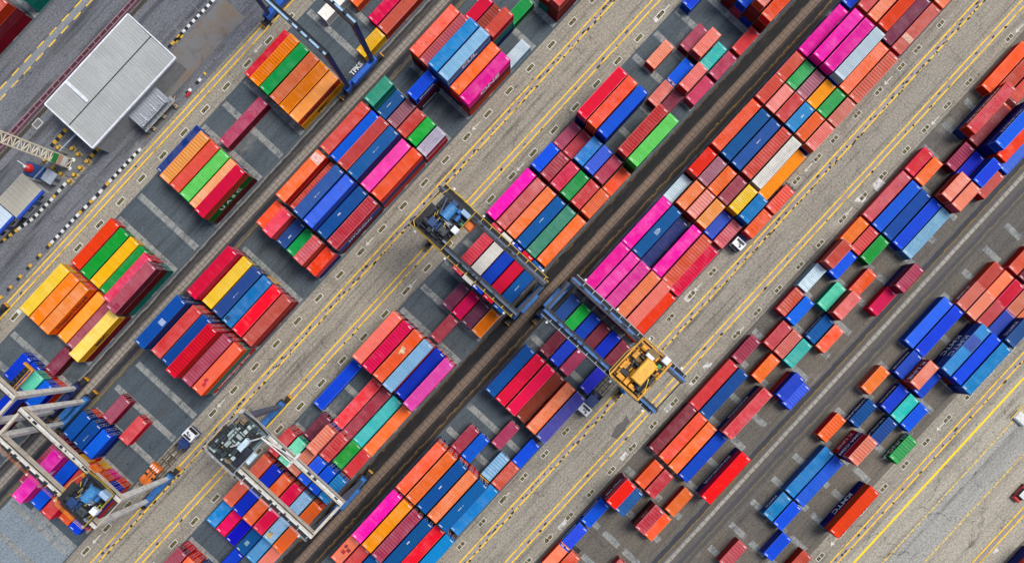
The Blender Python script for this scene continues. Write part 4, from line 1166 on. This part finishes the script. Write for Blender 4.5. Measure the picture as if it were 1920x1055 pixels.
# lean-to at the front of the shed
cu, cv = spot(276.5, 199, 4.2)
t = empty('lean_to_roof', 'grey ribbed lean-to roof in front of the shed strewn with broken pipes', 'lean-to', cu, cv)
r = MB(); rib_roof(r, -4.05, 4.05, -2.1, 1.9, 3.9, 4.4, .6, .12); r.build('roof', SHED2, t)
for x in (-3.8, 3.8):
    for y in (-1.9, 1.6):
        e = MB(); e.box(x - .1, x + .1, y - .1, y + .1, 0, 3.85); e.build('post', WALLM, t)
e = MB(); e.box(-3.7, 3.7, 1.7, 1.82, 0, 4.2); e.build('back_wall', WALLM, t)
for i, (a, b_, c, d) in enumerate([(2.9, -.2, 2.9, -2.0), (.6, -.3, .5, -2.1), (-2.2, 0, -2.2, -2.0)]):
    o = MB(); o.tube((a, b_, 4.42), (c, d, 4.22), .07, 8)
    p = o.build('fallen_pipe', TRIM); p.location = yard(cu, cv, .1); p.rotation_euler = (0, 0, ANG)
    tag(p, ['white pipe lying on the right end of the lean-to roof', 'white pipe lying across the middle of the lean-to roof', 'white pipe lying on the left end of the lean-to roof'][i], 'pipe')
rng = random.Random(3); rb = MB()
for i in range(26):
    x = rng.gauss(0, 1.8); y = rng.uniform(-2.1, -1.3); s = rng.uniform(.08, .24)
    rb.chbox(x - s, x + s * .9, y - s * .5, y + s * .5, 3.98, 4.15 + rng.uniform(.05, .3), .04)
p = rb.build('rubble', M_('rubble_grey', (190, 194, 196), .7, 0, .4, 3)); p.location = yard(cu, cv); p.rotation_euler = (0, 0, ANG)
p['kind'] = 'stuff'; tag(p, 'broken pale rubble along the lower edge of the lean-to roof', 'rubble')
# tiled annex strip and three posts with cables below the lean-to
a_u, a_v = spot(296.5, 214, 2.2)
t = empty('annex_canopy', 'narrow canopy of pale square panels below the lean-to', 'canopy', a_u, a_v)
for i in range(5):
    e = MB(); e.box(-4.4 + i * 1.78, -2.7 + i * 1.78, -.7, .75, 2.1, 2.2); e.build('panel', SHED2, t)
e = MB()
for x in (-4.2, 0, 4.2): e.box(x - .08, x + .08, -.5, -.35, 0, 2.1)
e.build('support_frame', WALLM, t)
EARTHB = worn('bare earth', (110, 93, 74), (106, 105, 104), .45, .66, .22, .4)
su, sv = spot(345, 132, 0); ysheet('bare_earth', EARTHB, [(su - 60, su + 150, sv - 40, sv + 16)], .008)
su, sv = spot(300, 226, 0); ysheet('bare_earth', EARTHB, [(su - 44, su + 36, sv - 5, sv + 7)], .008)
for i, (px, py) in enumerate([(328, 198), (306, 217), (287, 240)]):
    u, v = spot(px, py, 1.0)
    t = empty('cable_post', ['concrete cable post nearest the yellow line end of the lean-to, upper right', 'concrete cable post in the middle below the lean-to', 'concrete cable post at the lower left below the lean-to'][i], 'post', u, v)
    e = MB(); e.cbox(0, 0, 0, .7, .7, .7); e.tube((0, 0, .7), (0, 0, 2.4), .12, 8); e.build('pedestal', M_('old_concrete', (176, 160, 132), .9, 0, .3, 2), t)
    e = MB(); e.tube((0, 0, 2.2), (-1.6, 1.2, 1.9), .09, 6); e.tube((0, 0, 2.2), (1.5, .9, 1.8), .09, 6); e.build('bracket', M_('rust_tan', (168, 140, 96), .8), t)
# shrub by the shed
BARK = M_('bark', (84, 66, 46), .9); LEAF = M_('leaf_green', (44, 104, 30), .7, 0, .5, 3)
for i, (px, py, rr) in enumerate([(293, 156, .9), (310, 142, .55)]):
    u, v = spot(px, py, 1.0)
    t = empty('shrub', ['leafy green shrub against the shed above the lean-to', 'thin low shrub beside the shed wall farther up'][i], 'shrub', u, v)
    e = MB()
    for k in range(5):
        a = k * 1.26; e.tube((0, 0, 0), (math.cos(a) * rr * .5, math.sin(a) * rr * .5, rr * 1.1), .04, 5, .015)
    e.build('stems', BARK, t)
    e = MB(); rng = random.Random(40 + i)
    for k in range(420):
        a = rng.uniform(0, 6.283); q = rr * rng.random() ** .5; z = rng.uniform(.2, 1.5) * rr
        c = Vector((math.cos(a) * q * rng.uniform(.6, 1.15), math.sin(a) * q, z)); n = Vector((rng.gauss(0,1), rng.gauss(0,1), rng.gauss(0,1))).normalized()
        s = n.cross(Vector((.3, .5, .8))).normalized() * .13; b2 = n.cross(s).normalized() * .08
        e.add([c - s, c + b2, c + s, c - b2], [(0, 1, 2, 3)])
    e.build('foliage', LEAF, t)
# maroon panelled barrier behind the shed
t = empty('panelled_barrier', 'low maroon panelled barrier with pale pink frames running behind the shed', 'barrier', 60, 190)
fr = MB(); pa = MB()
x0, x1 = (-330 - 60) / S, (420 - 60) / S; n = 46; p = (x1 - x0) / n
for y in (.42, -.42): fr.box(x0, x1, y - .09, y + .09, 0, .95)
for i in range(n + 1): fr.box(x0 + i * p - .07, x0 + i * p + .07, -.33, .33, 0, .93)
fr.build('frame', M_('barrier_pink', (150, 110, 118), .7), t)
for i in range(n):
    if i % 2 == 0: q = MB()
    q.box(x0 + i * p + .09, x0 + (i + 1) * p - .09, -.3, .3, .1, .7)
    if i % 2: q.build('panel', M_('barrier_maroon', (62, 20, 40), .7), t)
ysheet('dark_kerb_band', paving('kerb dark', (66, 60, 52), .5, .5), [(-400, 440, 197, 204)], .012)
KW = M_('kerb_white', (212, 212, 208), .8, 0, .2, 2); KB = M_('kerb_black', (26, 27, 29), .9); KY = M_('kerb_yellow', (206, 160, 40), .8, 0, .25, 2)
def kerb(name, pts, pattern, wdt=.62, step=1.45, hgt=.16):
    """painted kerb blocks along plan points; pattern letters W B Y . per half step"""
    segs = {'W': MB(), 'B': MB(), 'Y': MB()}; k = 0
    for (a, b) in zip(pts[:-1], pts[1:]):
        pa_ = yard(*spot(a[0], a[1], 0)); pb_ = yard(*spot(b[0], b[1], 0)); d = pb_ - pa_; n = max(1, int(d.length / (step / 2))); d = d / n
        for i in range(n):
            ch = pattern[k % len(pattern)]; k += 1
            if ch == '.': continue
            q = pa_ + d * i
            segs[ch].bar(q + Vector((0, 0, hgt / 2)), q + d * .97 + Vector((0, 0, hgt / 2)), wdt, hgt)
    for ch, m in (('W', KW), ('B', KB), ('Y', KY)):
        if segs[ch].v: struct(segs[ch].build(name, m))
kerb('kerb_blocks', [(420, -20), (338, 66)], 'WB')
kerb('kerb_blocks', [(338, 66), (316, 90)], 'YB')
kerb('kerb_blocks', [(343, 66), (328, 80)], 'YB')
kerb('kerb_blocks', [(264, 279), (205, 341)], 'WB'); kerb('kerb_blocks', [(205, 341), (193, 354)], 'YB'); kerb('kerb_blocks', [(192, 356), (174, 375)], 'WB'); kerb('kerb_blocks', [(174, 375), (148, 401)], 'YBWB')
kerb('kerb_blocks', [(148, 401), (96, 456)], 'WB'); kerb('kerb_blocks', [(96, 456), (0, 560)], 'YB..')
kerb('kerb_blocks', [(386, 137), (383, 140)], 'YB'); kerb('kerb_blocks', [(377, 148), (340, 186)], 'WB..')
kerb('kerb_blocks', [(124, 343), (104, 366)], 'WB'); kerb('kerb_blocks', [(104, 366), (100, 371)], 'YB'); kerb('kerb_blocks', [(99, 372), (62, 410), (34, 430)], 'WB'); kerb('kerb_blocks', [(34, 430), (0, 455)], 'YB')
kerb('kerb_blocks', [(125, 242), (96, 275)], 'YB', .8); kerb('kerb_blocks', [(186, 277), (160, 306)], 'YB', .8)
rp = MB(); rp.cbox(0, 0, 0, 1.3, .6, .35); o = rp.build('barrier_block', M_('barrier_red', (160, 26, 40), .7)); o.location = yard(*spot(353, 177, .2)); o.rotation_euler = (0, 0, ANG)
tag(o, 'small red barrier block among the kerb blocks beside the yellow lines', 'barrier block')
# striped bollards on pale slabs
BOL = [(135.5, 279), (147, 290), (151, 315), (139.7, 328), (130.3, 340), (100, 315), (114.7, 326), (164, 303), (110, 277), (85, 300)]
proto = None
where = ['topmost by the shed corner', 'second below the shed corner', 'right of the mast foot, nearest the striped kerb', 'middle of the three below the mast foot', 'lowest beside the white kerb end',
         'left of the mast foot near the blue cart', 'beside the grey hut', 'at the lower end of the striped kerb', 'by the striped barrier above the mast', 'left of the mast by the red tank']
for i, (px, py) in enumerate(BOL):
    u, v = spot(px, py, .5)
    t = empty('bollard', f'yellow striped bollard on a pale slab, {where[i]}', 'bollard', u, v, 0, 0, 'striped bollards around the mast')
    if proto is None:
        s = MB(); s.chbox(-.62, .62, -.62, .62, 0, .22, .05); q = MB(); q.tube((0,0,.2),(0,0,.85),.34,14); y_ = MB()
        y_.tube((0,0,.85),(0,0,.93),.36,14); y_.tube((0,0,.4),(0,0,.55),.37,14)
        proto = (s.mesh('slab'), q.mesh('post'), y_.mesh('cap'))
    inst('slab', proto[0], M_('slab_tan', (170, 150, 104), .9, 0, .25, 2), t); inst('post', proto[1], KB, t); inst('cap', proto[2], KY, t)
# tall lattice mast; its top is above the frame
u, v = spot(128, 305, 0)
t = empty('lattice_mast', 'tall cream lattice mast with green and pink boards near its foot', 'lattice mast', u, v, 0, math.radians(-24) - ANG)
wd = .95; leg_m = M_('mast_cream', (226, 216, 188), .6)
e = MB()
for sx in (-1, 1):
    for sy in (-1, 1): e.bar((sx * wd, sy * wd, 0), (sx * wd, sy * wd, 34), .2)
e.build('corner_posts', leg_m, t)
e = MB(); nb = 24
for i in range(nb):
    z0 = .6 + i * 1.4; z1 = z0 + 1.4; f = 1 if i % 2 else -1
    for sy in (-1, 1):
        e.bar((-wd * f, sy * wd, z0), (wd * f, sy * wd, z1), .11); e.bar((-wd, sy * wd, z0), (wd, sy * wd, z0), .11)
        e.bar((sy * wd, -wd * f, z0), (sy * wd, wd * f, z1), .11); e.bar((sy * wd, -wd, z0), (sy * wd, wd, z0), .11)
e.build('bracing', leg_m, t)
for nm, z0, z1, c in (('green_board', 5.6, 7.2, (20, 140, 60)), ('pink_board', 4.0, 5.5, (206, 160, 140)), ('white_board', 2.6, 3.9, (226, 226, 222))):
    e = MB(); e.box(wd + .12, wd + .2, -wd, wd, z0, z1); e.build(nm, M_(nm, c, .6), t)
    e = MB(); e.box(-wd, wd, -wd - .2, -wd - .12, z0, z1); e.build(nm, M_(nm, c, .6), t)
for sy in (-1, 1):
    e = MB(); e.tube((wd, sy * wd, 0), (wd, sy * wd, .5), .4, 12); e.build('foot', WHB, t)
b = MB(); b.poly([(-2.2, -2.6), (1.8, -2.6), (2.8, -1.2), (2.8, 1.4), (1.8, 2.6), (-2.2, 2.6)], 0, .3); b.build('plinth', M_('plinth_grey', (104, 106, 104), .9), t)
# red tank on a blue cart, grey hut, cross pipes
u, v = spot(55, 316, 1.5)
t = empty('tank_cart', 'rounded red tank on a blue cart beside the mast', 'tank cart', u, v, 0, -ANG + math.radians(-20))
e = MB(); e.chbox(-1.4, 2.6, -1.5, 1.3, .5, .9, .1); e.box(-1.6, 2.8, -.2, .2, .9, 1.05); e.build('cart', M_('cart_blue', (20, 60, 120), .6), t)
e = MB(); n = 14
for i in range(6):
    a0, a1 = i / 6 * math.pi / 2, (i + 1) / 6 * math.pi / 2
    e.tube((-.4, 0, 1.0 + 1.1 * math.sin(a0)), (-.4, 0, 1.0 + 1.1 * math.sin(a1)), .95 * math.cos(a0), 18, .95 * math.cos(a1) + .001, i == 5)
e.tube((-.4, 0, .9), (-.4, 0, 1.0), .95, 18); e.build('tank', M_('tank_red', (224, 40, 34), .35), t)
e = MB(); e.tube((-.4, .1, 1.9), (-2.4, .7, 2.2), .08, 8); e.tube((-.5, .1, 2.0), (-.5, .1, 2.4), .3, 10); e.build('filler_pipe', WHB, t)
for x in (-1, 2):
    for sy in (-1.3, 1.1):
        w = MB(); w.tube((x, sy - .12, .4), (x, sy + .12, .4), .4, 12); w.build('wheel', TYRE, t)
u, v = spot(92, 331, 2.6)
t = empty('guard_hut', 'small grey roofed hut between the mast and the ribbed roof', 'hut', u, v, 0, math.radians(8))
e = MB(); e.box(-1.1, 1.1, -.9, .9, 0, 2.4); e.build('wall', WALLM, t)
e = MB(); e.add([(-1.3,-1.1,2.4),(1.3,-1.1,2.4),(1.3,1.1,2.75),(-1.3,1.1,2.75),(-1.3,-1.1,2.5),(1.3,-1.1,2.5),(1.3,1.1,2.85),(-1.3,1.1,2.85)], [(3,2,1,0),(4,5,6,7),(0,1,5,4),(1,2,6,5),(2,3,7,6),(3,0,4,7)])
e.build('roof', M_('hut_roof', (150, 158, 168), .5), t)
e = MB(); e.box(-.4, .4, -.92, -.9, .1, 2.0); e.build('door', SLATEB, t)
for i, (a, b_) in enumerate([((62, 336), (98, 297)), ((112, 282), (142, 252))]):
    p0 = yard(*spot(a[0], a[1], 3.0)); p1 = yard(*spot(b_[0], b_[1], 3.0))
    t = bpy.data.objects.new('boom_barrier', None); COL.objects.link(t); t.location = p0
    tag(t, ['long pale boom barrier left of the mast, beside the red tank', 'long pale boom barrier between the mast and the shed'][i], 'boom barrier')
    e = MB(); e.bar(Vector((0,0,3.0)), (p1 - p0) + Vector((0,0,3.0)), .2); e.build('boom', M_('boom_grey', (150, 170, 186), .5), t)
    e = MB(); e.cbox(0, 0, 0, .4, .4, 3.0); e.cbox((p1 - p0).x, (p1 - p0).y, 0, .4, .4, 3.0); e.build('post', WALLM, t)
# site offices at the left edge
def office(label, pts, h, roofm, fascia):
    c = [spot(x, y, h) for x, y in pts]
    uc = sum(a[0] for a in c) / 4; vc = sum(a[1] for a in c) / 4
    l = (c[0][0] + c[1][0] - c[2][0] - c[3][0]) / 4 / S; w = (c[1][1] + c[2][1] - c[0][1] - c[3][1]) / 4 / S
    t = empty('site_office', label, 'site office', uc, vc)
    r = MB(); rib_roof(r, -l, l, -w, w, h - .35, h, .9, .06); r.build('roof', roofm, t)
    e = MB(); e.box(-l, l, -w - .5, -w, h - .9, h - .3); e.build('fascia', fascia, t)
    e = MB(); e.box(-l + .3, l - .3, -w + .3, w - .3, 0, h - .5); e.build('wall', M_('office_wall', (170, 172, 170), .8), t)
    for k in (-.5, .3):
        e = MB(); e.box(l * k, l * k + 1.2, -w + .28, -w + .3, .9, 2.1); e.build('window', GLASS, t)
    e = MB(); e.box(-.1, .9, -w + .28, -w + .3, .05, 2.1); e.build('door', SLATEB, t)
FB = M_('fascia_blue', (16, 70, 176), .5)
office('site office with a grey beige ribbed roof and a blue edge', [(43.5, 325), (78, 357), (27, 406), (-8, 374)], 4.0, sheet_metal('office sheet', (176, 170, 154), dirt=.5, axis=1), FB)
office('site office with a pale blue white roof at the left edge', [(0, 384), (22, 404), (-24, 452), (-46, 432)], 4.0, sheet_metal('office sheet pale', (196, 210, 220), dirt=.3, axis=1), FB)
ysheet('dark_apron', paving('apron dark', (52, 54, 58), .4, .3), [(spot(60, 400, 0)[0] - 62, spot(60, 400, 0)[0] + 30, 268, 316)], .008)
# drain grate by the barrier
u, v = spot(70.5, 232, 0)
t = empty('drain_grate', 'square pale drain grate beside the maroon barrier', 'drain grate', u, v, 0, 0)
e = MB(); e.box(-1.0, 1.0, -.75, -.6, 0, .1); e.box(-1.0, 1.0, .6, .75, 0, .1); e.box(-1.0, -.85, -.6, .6, 0, .1); e.box(.85, 1.0, -.6, .6, 0, .1); e.build('rim', KW, t)
e = MB()
for i in range(9): e.box(-.8 + i * .19, -.7 + i * .19, -.58, .58, 0, .07)
e.build('bars', M_('grate_bars', (120, 118, 116), .8), t)
# lamp post beyond the kerb, top
u, v = spot(371, 20, .6)
t = empty('lamp_post', 'slim grey lamp post beside the white kerb at the top', 'lamp post', *spot(373, 22, 0), 0, 0)
e = MB(); e.tube((0,0,0),(0,0,9), .12, 8, .07); e.build('pole', RAILW, t)
e = MB(); e.tube((0,0,8.9),(1.4,-.6,9.3), .06, 6); e.chbox(1.2, 2.0, -.8, -.45, 9.2, 9.4, .06); e.build('lamp_head', WHB, t)
# yellow and black shuttle trailer under the top crane
t = empty('bogie_trailer', 'yellow and black bogie trailer between the top crane girders', 'trailer', *spot(520, 4, 1.5), 0, 0)
e = MB(); e.box(-3.5, 4.5, -.5, .5, .9, 1.3)
for i in range(5): e.box(-3 + i * 1.7, -2.6 + i * 1.7, -1.2, 1.2, 1.0, 1.4)
e.build('frame', CYEL, t)
for x in (-2.2, -1.0, 3):
    for sy in (-1, 1):
        w = MB(); w.tube((x, sy * .62, .52), (x, sy * 1.15, .52), .52, 14); w.build('wheel', TYRE, t)
# concrete block at the right edge
t = empty('concrete_barrier', 'pale concrete barrier with a yellow rail at the right edge', 'barrier', *spot(1915, 783, .8), 0, 0)
e = MB(); e.chbox(-1.0, 1.0, -1.6, 1.2, 0, .9, .2); e.build('block', KW, t)
e = MB(); e.bar((-1.6, 1.5, .9), (2.6, 1.5, .9), .16); e.build('rail', RAILY, t)
# ================================================================ light and camera
w = bpy.data.worlds.new('World'); scene.world = w; w.use_nodes = True
nt = w.node_tree; sky = nt.nodes.new('ShaderNodeTexSky'); sky.sky_type = 'NISHITA'; sky.sun_disc = False
SUN_EL, SUN_AZ = math.radians(60), math.radians(62)      # azimuth counted from +Y towards +X
sky.sun_elevation = SUN_EL; sky.sun_rotation = SUN_AZ
sky.air_density = 1.0; sky.dust_density = 3.0
bg = nt.nodes['Background']; nt.links.new(sky.outputs[0], bg.inputs[0]); bg.inputs[1].default_value = .075
sd = bpy.data.lights.new('sun', 'SUN'); sd.energy = 1.5; sd.angle = math.radians(24); sd.color = (1, .975, .935)
so = bpy.data.objects.new('sun', sd); COL.objects.link(so)
d = Vector((math.sin(SUN_AZ) * math.cos(SUN_EL), math.cos(SUN_AZ) * math.cos(SUN_EL), math.sin(SUN_EL)))
so.rotation_euler = d.to_track_quat('Z', 'Y').to_euler(); so.location = d * 120
cd = bpy.data.cameras.new('camera'); co = bpy.data.objects.new('camera', cd); COL.objects.link(co)
co.location = (0, 0, H); co.rotation_euler = (0, 0, 0)
cd.sensor_width = 36; cd.lens = 36 * F / 1920; cd.shift_y = 97.5 / 1920
cd.clip_start = 1; cd.clip_end = 2000
scene.camera = co
scene.render.resolution_x = 1024; scene.render.resolution_y = 562
scene.view_settings.view_transform = 'Standard'; scene.view_settings.look = 'None'
scene.view_settings.exposure = .92; scene.view_settings.gamma = 1
